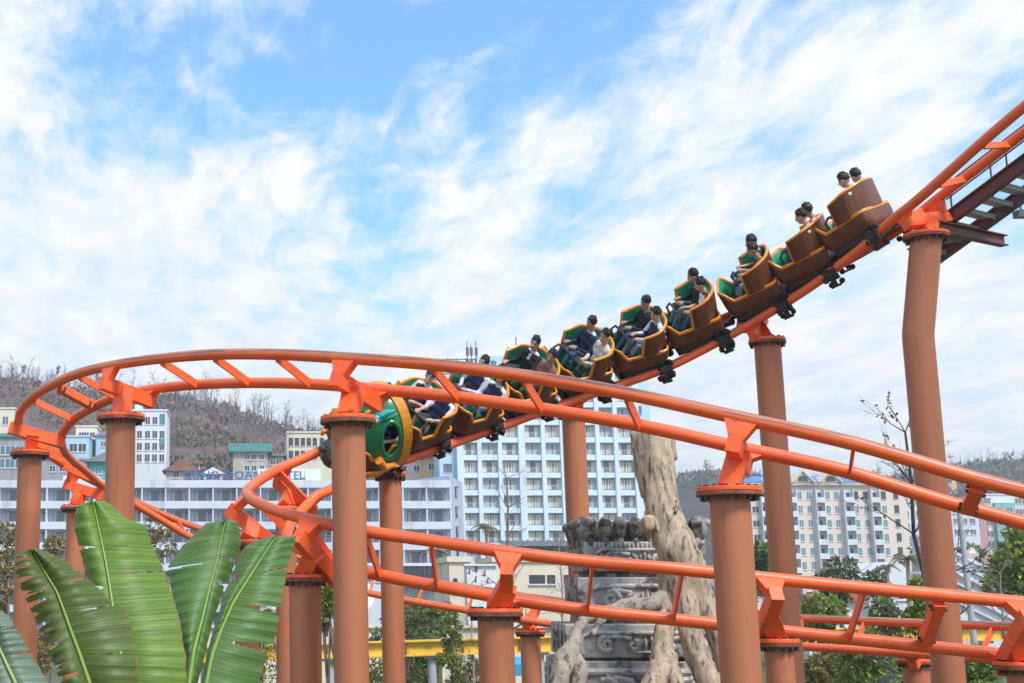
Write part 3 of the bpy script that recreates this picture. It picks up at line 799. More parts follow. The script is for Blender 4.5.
    for k in range(16):      # loose tufts round the hairline and crown
        az = R(rg.uniform(-110, 110) if k < 11 else rg.uniform(110, 250)); el = R(rg.uniform(44, 85)); dv = (math.cos(el) * math.cos(az), math.cos(el) * math.sin(az), math.sin(el))
        hr((-.021 + .094 * dv[0], .084 * dv[1], .050 + .096 * dv[2]), (rg.uniform(.016, .028), rg.uniform(.016, .028), rg.uniform(.012, .022)), .3, 8.)
    if hair == 'short':
        hr((-.012 + rg.uniform(-.01, .01), rg.uniform(-.01, .01), .102), (.074, .070, .036 + rg.uniform(-.012, .012)), .5, 7.)
    elif hair == 'bun':
        hr((-.06, 0, .01), (.075, .08, .11), .1); hr((-.115, 0, .03), (.042, .042, .045), .15)
    elif hair == 'long':
        hr((-.06, 0, -.02), (.075, .085, .14), .1); hr((-.10, 0, -.13), (.055, .08, .16), .12)
        for sd in (-1, 1): hr((-.02, .08 * sd, -.03), (.05, .022, .11), .15)
    elif hair == 'pony':
        hr((-.055, 0, .015), (.07, .078, .10), .1); hr((-.115, 0, -.06), (.04, .05, .13), .15)
    hm.build('hair', HAIR if skin == 0 else HAIRB, o, ang=80)
    if sleeve in ('white', 'lilac') and top in ('navy',):      # pale stripe round the upper sleeve
        pass
    o.matrix_world = Mx @ Matrix.Translation((-.27, y0, .45)) @ Matrix.Rotation(-lean, 4, 'Y')
    return o
RY = .235
person('rider in a white shirt on the near side of the topmost car', car_M[0], RY, 'white', 'white', hair='short', yaw=6, seed=1)
person('rider with bushy hair on the far side of the topmost car', car_M[0], -RY, 'lilac', 'lilac', yaw=-20, seed=2)
person('rider in white on the near side of the second car from the tail', car_M[1], RY, 'white', 'white', yaw=10, seed=3)
person('rider with tousled hair on the far side of the second car from the tail', car_M[1], -RY, 'white', 'navy', yaw=-12, seed=4, skin=1)
person('rider in dark green on the near side of the third car from the tail', car_M[2], RY, 'green', 'navy', legs='ltjeans', yaw=14, seed=5, skin=1)
person('rider in navy sitting tall on the far side of the third car from the tail', car_M[2], -RY, 'navy', 'navy', yaw=0, seed=6)
person('rider in a white shirt with navy shoulder and jeans, fourth car from the tail', car_M[3], RY, 'white', 'navy', fore='skin', legs='jeans', yaw=0, seed=7, collar='navy')
person('rider in a black jacket on the far side, fourth car from the tail', car_M[3], -RY, 'black', 'black', fore='sleeve', legs='ltjeans', yaw=4, seed=8)
person('rider in a lilac shirt with navy front and jeans beside the one in black', car_M[4], RY, 'navy', 'lilac', fore='sleeve', legs='ltjeans', yaw=18, seed=9, collar='lilac')
person('rider in a black jacket with upswept hair, taller of the pair in mid train', car_M[4], -RY, 'black', 'black', fore='sleeve', legs='jeans', yaw=22, seed=10, skin=1)
person('rider in a beige top and black trousers with hands in the lap', car_M[5], RY, 'beige', 'beige', fore='sleeve', legs='dkgrey', yaw=20, seed=11, arms='lap')
person('rider in a navy jacket with pale collar and jeans beside the one in beige', car_M[5], -RY, 'navy', 'navy', fore='sleeve', legs='jeans', yaw=16, seed=12, collar='lilac', skin=1)
person('woman in a brown top with tied hair sitting before the woman in black', car_M[6], RY, 'brown', 'brown', fore='sleeve', legs='black', yaw=24, seed=13, hair='bun', arms='lap', skin=1)
person('woman in a black cardigan over a white top with long hair', car_M[6], -RY, 'black', 'black', fore='sleeve', legs='dkgrey', yaw=26, seed=14, hair='pony', collar='white', arms='fwd')
person('rider in navy with pale sleeves half behind the loop track, nearer one of the pair', car_M[7], RY, 'navy', 'lilac', fore='sleeve', legs='ltjeans', yaw=18, seed=15, hair='long', collar='white')
person('rider with dark hair and pale sleeves looking out over the loop track rail', car_M[7], -RY, 'navy', 'lilac', fore='sleeve', legs='dkgrey', yaw=12, seed=16, hair='pony', arms='lap')
person('rider in a navy polo with white sleeves and grey shorts behind the dragon head', car_M[8], RY, 'navy', 'white', fore='skin', legs='dkgrey', shin=False, yaw=10, seed=17, arms='fwd')
person('laughing woman in navy and white just behind the dragon head', car_M[8], -RY, 'navy', 'white', fore='skin', legs='black', yaw=22, seed=18, hair='pony', smile=True, collar='white')
person('rider in navy and white seen through the oval opening of the dragon head', car_M[9], RY, 'navy', 'white', fore='skin', legs='navy', yaw=8, seed=19, arms='fwd')
person('far side rider sitting deep under the dragon hood', car_M[9], -RY, 'navy', 'white', fore='skin', legs='dkgrey', yaw=12, seed=20, arms='fwd')
# ------------------------------------------------------------------ carved stone tower and the dead tree growing over it
M['stone'] = mat('weathered_carved_stone', (.43, .395, .36), .85, .3, 2.2, c2=(.085, .078, .072), c2amt=.45, c2scale=3.0, bump=.7, bscale=16)
M['stone_pale'] = mat('pale_relief_stone', (.53, .49, .445), .85, .22, 5., c2=(.20, .18, .16), c2amt=.4, c2scale=6., bump=.6, bscale=18)  # worn raised carving; its paler tone also paints the field behind as shaded recess
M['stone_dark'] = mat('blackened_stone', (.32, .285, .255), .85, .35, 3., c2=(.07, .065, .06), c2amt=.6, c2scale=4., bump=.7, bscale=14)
M['bark'] = mat('pale_bare_wood', (.43, .325, .225), .85, .3, 4., c2=(.10, .07, .05), c2amt=.36, c2scale=5.5, bump=.9, bscale=14, stretch=(2.4, 2.4, .55))
M['root'] = mat('grey_root_bark', (.36, .30, .235), .85, .25, 3., c2=(.09, .075, .06), c2amt=.4, c2scale=6., bump=.6, bscale=14)
TY = 23.0
def tz(y, Y=TY): return at(655, y, Y).z
cxw = at(657, 600, TY).x
TO = Vector((cxw, TY + 1.15, 0)); TR = R(-7)
tower = thing('stone_tower', 'dark carved stone tower with scroll reliefs and a ring of bulbous petals', 'carved tower', TO, rz=TR)
def spiral(cx, cz, r, turns, a0, sgn, y, n=26):
    return [(cx + sgn * r * (1 - .80 * k / n) * math.cos(a0 + turns * 2 * math.pi * k / n), y, cz + r * (1 - .80 * k / n) * math.sin(a0 + turns * 2 * math.pi * k / n)) for k in range(n + 1)]
def rough_block(m, hw, hd, z0, z1, bev=.05, seed=0):
    """block with softened, chipped edges"""
    n = 10; prof = [(z0, .0), (z0 + bev * .4, bev * .7), (z0 + bev, bev)] ; rings = [(z0, -bev), (z0 + bev, 0), ((z0 + z1) / 2, 0), (z1 - bev, 0), (z1, -bev)]
    vs = []; per = []
    for a in range(4):
        for k in range(n):
            t = -1 + 2 * k / n
            per.append([(t, -1), (1, t), (-t, 1), (-1, -t)][a])
    for z, ins in rings:
        for x, y in per:
            e = mnoise.noise(Vector((x * 3 + seed, y * 3, z * 3))) * .016
            vs.append((x * (hw + ins + e), y * (hd + ins + e), z))
    q = len(per); fs = [(a * q + j, a * q + (j + 1) % q, (a + 1) * q + (j + 1) % q, (a + 1) * q + j) for a in range(len(rings) - 1) for j in range(q)]
    fs += [tuple(reversed(range(q))), tuple((len(rings) - 1) * q + j for j in range(q))]
    m.add(vs, fs)
def relief(m, hw, y, z0, z1, flip=1):
    H = z1 - z0; zc = (z0 + z1) / 2; rr = H * .085; m_ = m
    m.tube([(-hw * .92, y, z0 + H * .08), (-hw * .92, y, z1 - H * .25), (-hw * .80, y, z1 - H * .10), (hw * .80, y, z1 - H * .10), (hw * .92, y, z1 - H * .25), (hw * .92, y, z0 + H * .08)], rr, 8)
    for sg in (-1, 1):
        m.tube(spiral(sg * hw * .60, zc - H * .06, H * .32, 1.5, R(90), sg * flip, y), [rr * 1.5 * (1 - .5 * k / 26) for k in range(27)], 8)
        m.tube(spiral(sg * hw * .24, zc - H * .08, H * .22, 1.3, R(90), -sg * flip, y), [rr * 1.35 * (1 - .5 * k / 26) for k in range(27)], 8)
        m.tube([(sg * hw * .66, y, zc + H * .20), (sg * hw * .46, y, zc + H * .26), (sg * hw * .27, y, zc + H * .18)], rr * 1.1, 8)
        m.ell((sg * hw * .08, y, zc + H * .02), (H * .07, .04, H * .17), 8, 6)
    m.ell((0, y, zc + H * .05), (H * .07, .05, H * .24), 8, 6); m.ell((0, y, z0 + H * .16), (hw * .3, .03, H * .05), 10, 6)
def fluting(m, hw, y, z, h, n):
    for k in range(n): m.ell((-hw + 2 * hw * (k + .5) / n, y, z), (hw / n * .62, .04, h / 2), 8, 6)
zt = [(tz(571), tz(541), .98, 1.0), (tz(614), tz(577), 1.10, 1.06), (tz(658), tz(624), 1.36, 1.25), (tz(712), tz(661), 1.46, 1.34)]
zz0 = tz(716); lv = 0
levels = list(zt)
z = zz0
while z > 0.1:
    h = min(.75, z); levels.append((max(0, z - h + .06), z, 1.50, 1.38)); z -= h
for k, (z0, z1, hw, hd) in enumerate(levels):
    if z1 - z0 < .1: continue
    m = MB(); rough_block(m, hw, hd, z0, z1, .022, k)
    b = m.build('carved_block', M['stone'], tower)
    r = MB(); relief(r, hw * .88, -hd - .02, z0 + .03, z1 - .10, 1 if k % 2 else -1); fluting(r, hw * .85, -hd - .005, z1 - .07, .13, 24) if k < 1 else None
    r.build('relief', M['stone_pale'], b)
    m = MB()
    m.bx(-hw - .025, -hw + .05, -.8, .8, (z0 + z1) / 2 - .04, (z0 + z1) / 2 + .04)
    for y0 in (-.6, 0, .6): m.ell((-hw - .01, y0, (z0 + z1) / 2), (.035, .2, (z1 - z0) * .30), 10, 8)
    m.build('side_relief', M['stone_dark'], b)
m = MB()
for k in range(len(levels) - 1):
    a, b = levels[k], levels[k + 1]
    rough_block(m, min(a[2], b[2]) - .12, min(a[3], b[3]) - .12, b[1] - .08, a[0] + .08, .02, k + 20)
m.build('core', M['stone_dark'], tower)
m = MB(); z0, z1 = tz(546), tz(517)
rough_block(m, .88, .9, z0 - .02, z1 - .06, .04, 50)
for side in range(4):
    rot = Matrix.Rotation(math.pi / 2 * side, 3, 'Z')
    for k in range(8):
        x = -.86 + 1.72 * k / 7
        m.ell(rot @ Vector((x, -.93, (z0 + z1) / 2 + .06)), (.115, .15, .21), 12, 9, rot=rot @ Matrix.Rotation(R(18), 3, 'X')); m.ell(rot @ Vector((x, -1.03, (z0 + z1) / 2 + .15)), (.10, .10, .09), 10, 8, rot=rot); m.ell(rot @ Vector((x, -.95, (z0 + z1) / 2 - .16)), (.06, .07, .10), 10, 8, rot=rot)
        m.ell(rot @ Vector((x + .12, -.90, (z0 + z1) / 2 + .02)), (.06, .08, .14), 8, 6, rot=rot)
m.build('petal_ring', M['stone_dark'], tower, ang=60)

# dead trunk with clasping roots
def organic(name, chains, matl, vox, parent, org, amp=.03, fr=4.):
    m = MB()
    for ch in chains:
        pts = [(*at(px, py, Y), r) for px, py, Y, r in ch]
        D, _ = spline(pts, 5)
        path = [Vector(q) for q in [D[0][:3]] + list(D[:, :3]) + [D[-1][:3]]]; rad = [D[0][3] * .2] + list(D[:, 3]) + [D[-1][3] * .2]
        d0 = (Vector(D[0][:3]) - Vector(D[1][:3])).normalized() * .02; path[0] = Vector(path[0]) + d0
        d1 = (Vector(D[-1][:3]) - Vector(D[-2][:3])).normalized() * .02; path[-1] = Vector(path[-1]) + d1
        m.tube(path, rad, 14)
    me = remesh(m, vox, 2)
    for v in me.vertices:
        q = v.co * fr
        v.co += v.normal * (amp * mnoise.noise(Vector((q.x, q.y, q.z * .45))) + amp * .5 * mnoise.noise(Vector((q.x * 3, q.y * 3, q.z * 1.2))))
    for v in me.vertices: v.co -= org
    me.materials.append(matl); me.name = name
    o = bpy.data.objects.new(name, me); COL.objects.link(o); o.parent = parent
    return o
ho = at(676, 700, 21.6); ho.z = 0
tree = thing('dead_tree', 'pale bare broken trunk whose roots clasp the carved stone tower', 'tree', ho)
organic('trunk', [
    [(649, 433, 22.2, .27), (656, 470, 22.1, .28), (666, 520, 21.9, .285), (677, 550, 21.75, .30), (686, 580, 21.7, .22)],
    [(637, 431, 22.2, .13), (644, 456, 22.15, .20), (656, 495, 22.1, .26)], [(662, 436, 22.2, .16), (664, 460, 22.2, .22)],
    [(646, 520, 21.65, .15), (650, 530, 21.6, .12)],
    [(682, 560, 21.8, .33), (696, 590, 21.7, .25), (709, 612, 21.6, .21), (724, 640, 21.5, .20), (738, 700, 21.4, .20)],
    [(678, 570, 21.8, .26), (687, 605, 21.6, .19), (692, 635, 21.5, .17), (700, 665, 21.4, .18), (722, 705, 21.3, .22)],
    [(670, 572, 21.9, .20), (667, 605, 21.75, .14), (665, 630, 21.6, .14), (662, 655, 21.5, .16), (655, 680, 21.35, .18), (644, 712, 21.2, .22)],
    [(668, 655, 21.5, .14), (676, 685, 21.3, .15), (684, 712, 21.2, .16)]], M['bark'], .03, tree, ho, .06, 3.4)
for ch in ([(672, 592, 21.8, .16), (655, 603, 21.75, .13), (630, 607, 21.75, .14), (604, 613, 21.75, .10), (584, 619, 21.7, .08)],
           [(584, 619, 21.7, .08), (577, 632, 21.6, .09), (573, 646, 21.5, .13), (566, 660, 21.4, .17), (560, 676, 21.3, .15), (552, 712, 21.2, .14)],
           [(572, 650, 21.5, .10), (578, 668, 21.4, .13), (574, 700, 21.3, .12)], [(612, 610, 21.75, .07), (600, 622, 21.6, .06), (592, 634, 21.5, .05)]):
    organic('root', [ch], M['root'], .028, tree, ho, .03, 5.)
m = MB()
p0 = at(650, 690, 21.2)
for px, py in ((650, 700), (722, 702), (556, 705), (684, 706), (574, 703)):
    p = at(px, py, 21.25); m.tube([p, Vector((p.x, p.y - .1, p.z * .5)), Vector((p.x + (p.x - ho.x) * .3, p.y - .2, -.05))], [.2, .23, .30], 12)
m.build('root_base', M['root'], tree, ho)
# ------------------------------------------------------------------ vegetation
def leafmat(name, c, var=.35, tr=.25, rough=.5):
    m, nt, b = new_mat(name)
    oi = noise_tex(nt, 1.6, 3, .6); g = N(nt, 'ShaderNodeNewGeometry')
    col = ramp(nt, oi.outputs[0], [(.3, tuple(x * (1 - var) for x in c)), (.7, tuple(x * (1 + var) for x in c))]).outputs[0]
    rv = ramp(nt, g.outputs['Random Per Island'], [(0, (.6, .6, .55)), (.5, (1, 1, 1)), (1, (1.5, 1.4, 1.1))]).outputs[0]
    col = mixc(nt, 1.0, col, rv, 'MULTIPLY')
    nt.links.new(col, b.inputs['Base Color']); b.inputs['Roughness'].default_value = rough
    t = N(nt, 'ShaderNodeBsdfTranslucent'); nt.links.new(col, t.inputs[0])
    ms = N(nt, 'ShaderNodeMixShader'); ms.inputs[0].default_value = tr
    nt.links.new(b.outputs[0], ms.inputs[1]); nt.links.new(t.outputs[0], ms.inputs[2])
    nt.links.new(ms.outputs[0], nt.nodes['Material Output'].inputs[0]); return m
LM = dict(dark=leafmat('dark_leaves', (.07, .125, .035), tr=.35), mid=leafmat('mid_leaves', (.16, .25, .05), tr=.42), light=leafmat('light_leaves', (.32, .40, .085), tr=.42), brown=leafmat('dry_leaves', (.33, .22, .11)), grey=leafmat('grey_green_leaves', (.16, .18, .115)), olive=leafmat('olive_leaves', (.25, .24, .085), tr=.35))
TWIG = mat('grey_twig_bark', (.17, .14, .115), .9, .3, 4.)
TWIGP = mat('pale_twig_bark', (.30, .26, .22), .9, .25, 4.)
def leaf(m, p, d, n, L, W, mi=0):
    d = d.normalized(); s = d.cross(n).normalized(); u = s.cross(d)
    m.add([p, p + d * L * .45 + s * W / 2 + u * L * .06, p + d * L - u * L * .10, p + d * L * .45 - s * W / 2 + u * L * .06], [(0, 1, 2, 3)], mi)
def rvec(rg): 
    while True:
        v = Vector((rg.uniform(-1, 1), rg.uniform(-1, 1), rg.uniform(-1, 1)))
        if .05 < v.length < 1: return v
def cloud(m, blobs, n, L, rg, nm=1, hang=.0):
    vol = [b[1][0] * b[1][1] * b[1][2] for b in blobs]
    for k in range(n):
        c, r = rg.choices(blobs, vol)[0]; v = rvec(rg); v = v.normalized() * v.length ** .45
        p = Vector(c) + Vector((v.x * r[0], v.y * r[1], v.z * r[2]))
        q = mnoise.noise(p * (1.1 / max(.3, r[0])) * 2.2)
        if q < -.12 and rg.random() < .8: continue
        d = (v * .6 + rvec(rg)); d.z += .2 - hang; nr = Vector((0, 0, 1)) * .7 + rvec(rg)
        l = L * rg.uniform(.6, 1.3)
        leaf(m, p, d, nr, l, l * .5, min(nm - 1, int(rg.random() * nm)))
def limbs(m, base, top, r0, blobs, rg, n=8):
    base = Vector(base); top = Vector(top); mid = base.lerp(top, .5) + Vector((rg.uniform(-.1, .1), rg.uniform(-.1, .1), 0)) * (top - base).length
    m.tube([base, mid, top], [r0, r0 * .75, r0 * .45], 7)
    for c, r in blobs:
        s = base.lerp(top, rg.uniform(.45, .95)); c = Vector(c)
        for k in range(max(1, n // len(blobs))):
            e = c + Vector((rg.uniform(-.6, .6) * r[0], rg.uniform(-.6, .6) * r[1], rg.uniform(-.5, .7) * r[2]))
            m.tube([s, s.lerp(e, .5) + Vector((0, 0, .1 * r[2])), e], [r0 * .35, r0 * .2, r0 * .06], 5)
def tree_(name, label, px, Y, top, wpx, botpx, leaves, n, L, mats_, seed, cat='tree', group=None, blobs=None, r0=.08, flat=1.0, trunk=True):
    """tree or shrub whose crown spans the given picture rows at distance Y"""
    rg = random.Random(seed); tp = at(px, top, Y); bt = at(px, botpx, Y); hw = wpx / 2 / F * Y
    org = Vector((tp.x, Y, 0)); t = thing(name, label, cat, org, group)
    H = tp.z - max(bt.z, .2); zc = max(bt.z, .2); bl = []
    nb = blobs or 7
    for k in range(nb):
        f = (k + .5) / nb; w = hw * (1 - .55 * f ** 1.5)
        rad = hw * rg.uniform(.38, .6)
        bl.append(((tp.x + rg.uniform(-1, 1) * (w - rad * .6), Y + rg.uniform(-.6, .6) * w, zc + H * (f * .86 + .04)), (rad, rad, min(rad * .75, H * .3) * flat)))
    c = MB(); cloud(c, bl, n, L, rg, len(mats_)); c.build('crown', mats_, t, org)
    if trunk: b = MB(); limbs(b, org - Vector((0, 0, .1)), Vector((tp.x, Y, zc + H * .6)), r0, bl, rg, 14); b.build('trunk', TWIG, t, org)
    return t
# bushes and small trees, lower right
RB = 'leafy shrubs in front of the apartment houses'
tree_('shrub', 'bushy green shrub rising just right of the slanting tall post', 822, 40, 592, 62, 700, 0, 3600, .19, [LM['mid'], LM['light'], LM['olive']], 1, 'shrub', RB)
tree_('shrub', 'bright green shrub under the lower rails left of the blue bin', 862, 36, 628, 80, 720, 0, 4200, .165, [LM['light'], LM['mid'], LM['olive']], 2, 'shrub', RB)
tree_('shrub', 'brownish shrub with dry twigs between the two far lower rails', 815, 33, 655, 50, 730, 0, 2200, .15, [LM['olive'], LM['brown'], LM['mid']], 3, 'shrub', RB)
tree_('shrub', 'dark shrub behind the low post among the bushes', 905, 39, 640, 70, 725, 0, 3600, .18, [LM['dark'], LM['mid'], LM['light']], 4, 'shrub', RB)
tree_('shrub', 'small light green sapling with feathery crown left of the bent tall post', 882, 46, 596, 36, 640, 0, 900, .24, [LM['mid'], LM['grey']], 5, 'shrub', RB)
tree_('shrub', 'green shrub at the foot of the lamp pole, right of the bent tall post', 980, 38, 650, 70, 730, 0, 3400, .165, [LM['mid'], LM['dark'], LM['light']], 6, 'shrub', RB)
tree_('shrub', 'leafy green bush with bare twigs under the right end of the rails', 1030, 42, 640, 60, 720, 0, 1500, .24, [LM['dark'], LM['mid']], 7, 'shrub', RB)
tree_('shrub', 'narrow bright green climber beside the bent tall post', 915, 33, 575, 22, 640, 0, 700, .2, [LM['light'], LM['mid']], 8, 'shrub', RB)
tree_('leafy_tree', 'full green tree at the right edge in front of the teal tower block', 1020, 66, 520, 66, 608, 0, 2800, .42, [LM['mid'], LM['olive'], LM['light']], 9, r0=.22)
tree_('leafy_tree', 'dense dark green tree between the stout front post and slanting post', 764, 105, 543, 30, 592, 0, 1500, .5, [LM['dark'], LM['mid']], 10, r0=.3)
tree_('tamarisk_tree', 'grey green feathery tree in front of the peach hotel', 838, 92, 562, 56, 600, 0, 1500, .42, [LM['grey'], LM['dark']], 11, r0=.2, flat=.8)
tree_('tamarisk_tree', 'smaller grey feathery tree beside the palms near the peach hotel', 878, 96, 570, 30, 600, 0, 800, .4, [LM['grey']], 12, r0=.15)
# left shrubs
LB = 'brown tinged shrubs at the left'
tree_('shrub', 'brown tinged shrub at the left edge beside the outer post', 8, 40, 508, 60, 690, 0, 4600, .15, [LM['brown'], LM['olive'], LM['grey'], LM['brown']], 21, 'shrub', LB, 10)
tree_('shrub', 'rusty brown shrub between the two leftmost posts', 53, 44, 522, 34, 680, 0, 3000, .15, [LM['brown'], LM['olive'], LM['brown']], 22, 'shrub', LB, 9)
tree_('shrub', 'airy olive shrub behind the tall banana leaf', 160, 46, 500, 54, 690, 0, 2200, .16, [LM['olive'], LM['brown'], LM['grey']], 23, 'shrub', LB, 9)
tree_('shrub', 'olive shrub behind the rightmost banana leaf', 258, 50, 560, 60, 690, 0, 2400, .17, [LM['olive'], LM['mid'], LM['brown']], 24, 'shrub', LB, 8)
# middle
tree_('leafy_tree', 'small round crowned tree between the short post and tall front post', 326, 36, 588, 26, 626, 0, 900, .16, [LM['light'], LM['mid']], 31, r0=.11)
tree_('leafy_tree', 'tiered fresh green tree right of the tall post below the dragon', 412, 54, 596, 86, 690, 0, 2600, .24, [LM['mid'], LM['grey'], LM['dark']], 32, r0=.12, blobs=9, flat=.5)
tree_('leafy_tree', 'slender green tree with thin stem left of the short broad post', 452, 50, 600, 34, 690, 0, 1000, .22, [LM['mid'], LM['olive']], 33, r0=.09, flat=.6)
HG = 'dark hedge bushes under the yellow beam'
for k, (px, lb) in enumerate(((240, 'hedge bush behind the foot of the banana leaves'), (365, 'hedge bush under the yellow beam next to the tall front post'), (425, 'dark hedge bush under the middle of the yellow beam'), (470, 'hedge bush under the yellow beam by the short broad post'), (560, 'hedge bush at the left foot of the carved stone tower'))):
    tree_('hedge_bush', lb, px, 60 - k, 655 if px != 560 else 664, 64, 720, 0, 2600, .2, [LM['dark'], LM['mid'], LM['brown']], 40 + k, 'bush', HG, trunk=False)
def bare(m, p, d, L, r, depth, rg, spread=.55, up=.25):
    d = d.normalized(); k = 4; path = [Vector(p)]; q = Vector(p)
    for i in range(k):
        d = (d + rvec(rg) * .16 + Vector((0, 0, up * .12))).normalized(); q = q + d * L / k; path.append(q.copy())
    m.tube(path, [r * (1 - .5 * i / k) for i in range(k + 1)], 5 if depth > 1 else 3, caps=False)
    if depth <= 0: return
    for j in range(rg.choice((2, 3, 3, 4))):
        i = rg.randint(1, k); a = rvec(rg); a = (a - a.dot(d) * d).normalized()
        bare(m, path[i], d * (1 - spread * .5) + a * spread * rg.uniform(.6, 1.3), L * rg.uniform(.45, .72), r * .5, depth - 1, rg, spread, up)
def bare_tree(label, px, Y, top, r0, seed, matl=None, lean=0, depth=4, leaves=0, cat='tree', base=None, spread=.6):
    rg = random.Random(seed); tp = at(px, top, Y); H = tp.z; org = Vector(((at(base, top, Y).x if base else tp.x), Y, 0))
    t = thing('bare_tree', label, cat, org); m = MB()
    dirv = Vector((tp.x - org.x, 0, H)).normalized()
    path = [org + dirv * (H * k / 8) + Vector((rg.uniform(-1, 1), rg.uniform(-1, 1), 0)) * H * .008 for k in range(9)]
    m.tube(path, [r0 * (1 - .75 * k / 8) for k in range(9)], 7); m.build('trunk', matl or TWIG, t, org)
    b = MB()
    for k in range(3, 9):
        for j in range(2 if k < 6 else 3):
            a = rvec(rg); a.z = abs(a.z) * .5 + .3; a.y *= .7
            bare(b, path[k], a, H * .15 * (1.2 - .08 * k), r0 * (.36 - .028 * k), depth - 2, rg, spread)
    b.build('branches', matl or TWIG, t, org)
    if leaves:
        c = MB(); vs = [Vector(v) + org for v in b.v]
        for k in range(leaves): leaf(c, rg.choice(vs), rvec(rg), rvec(rg), .11, .06)
        c.build('crown', LM['dark'], t, org)
    return t
bare_tree('tall bare tree with fine upright twigs in front of the light blue hotel', 505, 62, 478, .13, 51, TWIG, depth=4)
bare_tree('pale bare tree spreading thin branches before the cream building', 560, 58, 548, .09, 52, TWIGP, depth=5, spread=.8)
bare_tree('low pale bare tree left of the carved stone tower', 590, 56, 575, .08, 53, TWIGP, depth=5, spread=.9)
bare_tree('thin bare tree by the cream building, left of the short broad post', 470, 52, 590, .07, 57, TWIGP, depth=4)
bare_tree('bare dark tree with a few leaves rising behind the bent tall post', 905, 31, 432, .10, 54, mat('dark_bark', (.06, .05, .045), .9, .3, 4.), depth=4, leaves=170, base=922, spread=.4)
bare_tree('leafless twiggy tree left of the lamp pole among the shrubs', 940, 48, 590, .08, 55, TWIG, depth=5, spread=.8)
bare_tree('leafless tree with spreading pale twigs at the right by the sloping walls', 1000, 46, 572, .08, 56, TWIGP, depth=5, spread=.8)
def palm(label, px, Y, top, spanpx, seed, n=16):
    rg = random.Random(seed); tp = at(px, top, Y); sp = spanpx / 2 / F * Y; cz = tp.z - sp * .35
    org = Vector((tp.x + rg.uniform(-.6, .6), Y, 0)); t = thing('palm_tree', label, 'palm', org); c = Vector((tp.x, Y, cz)); m = MB()
    m.tube([org, org.lerp(c, .5) + Vector((rg.uniform(-.3, .3), 0, 0)), c], [.20, .15, .12], 8); m.build('trunk', TWIGP, t, org)
    for k in range(n):
        a = 2 * math.pi * k / n + rg.uniform(-.2, .2); el = rg.uniform(.1, 1.1); d = Vector((math.cos(a), math.sin(a), 0)); f = MB(); L = sp * rg.uniform(.85, 1.15); path = []
        for i in range(8):
            s_ = i / 7; path.append(c + d * L * s_ * (.75 + .25 * math.cos(el)) + Vector((0, 0, L * (math.sin(el) * s_ - .75 * s_ * s_))))
        f.tube(path, [.03, .028, .025, .022, .018, .014, .010, .005], 4)
        for i in range(1, 8):
            for j in range(3):
                p = path[i - 1].lerp(path[i], j / 3); dd = (path[i] - path[i - 1]).normalized(); sd = dd.cross(Vector((0, 0, 1))).normalized()
                for q in (-1, 1): leaf(f, p, dd * .6 + sd * q * .9 - Vector((0, 0, .45)), Vector((0, 0, 1)) + sd * q * .3, L * .30 * (1.1 - .08 * i), L * .05, 1)
        f.build('frond', [TWIG, LM['grey'] if k % 3 else LM['olive']], t, org)
palm('drooping palm in front of the light blue hotel beside the bare tree', 486, 125, 522, 30, 61)
palm('palm standing before the right end of the long white hotel', 437, 135, 546, 26, 62)
palm('taller windswept palm at the right corner of the peach hotel', 907, 88, 552, 34, 63)
palm('shorter palm left of the taller one by the peach hotel', 886, 92, 562, 24, 64)

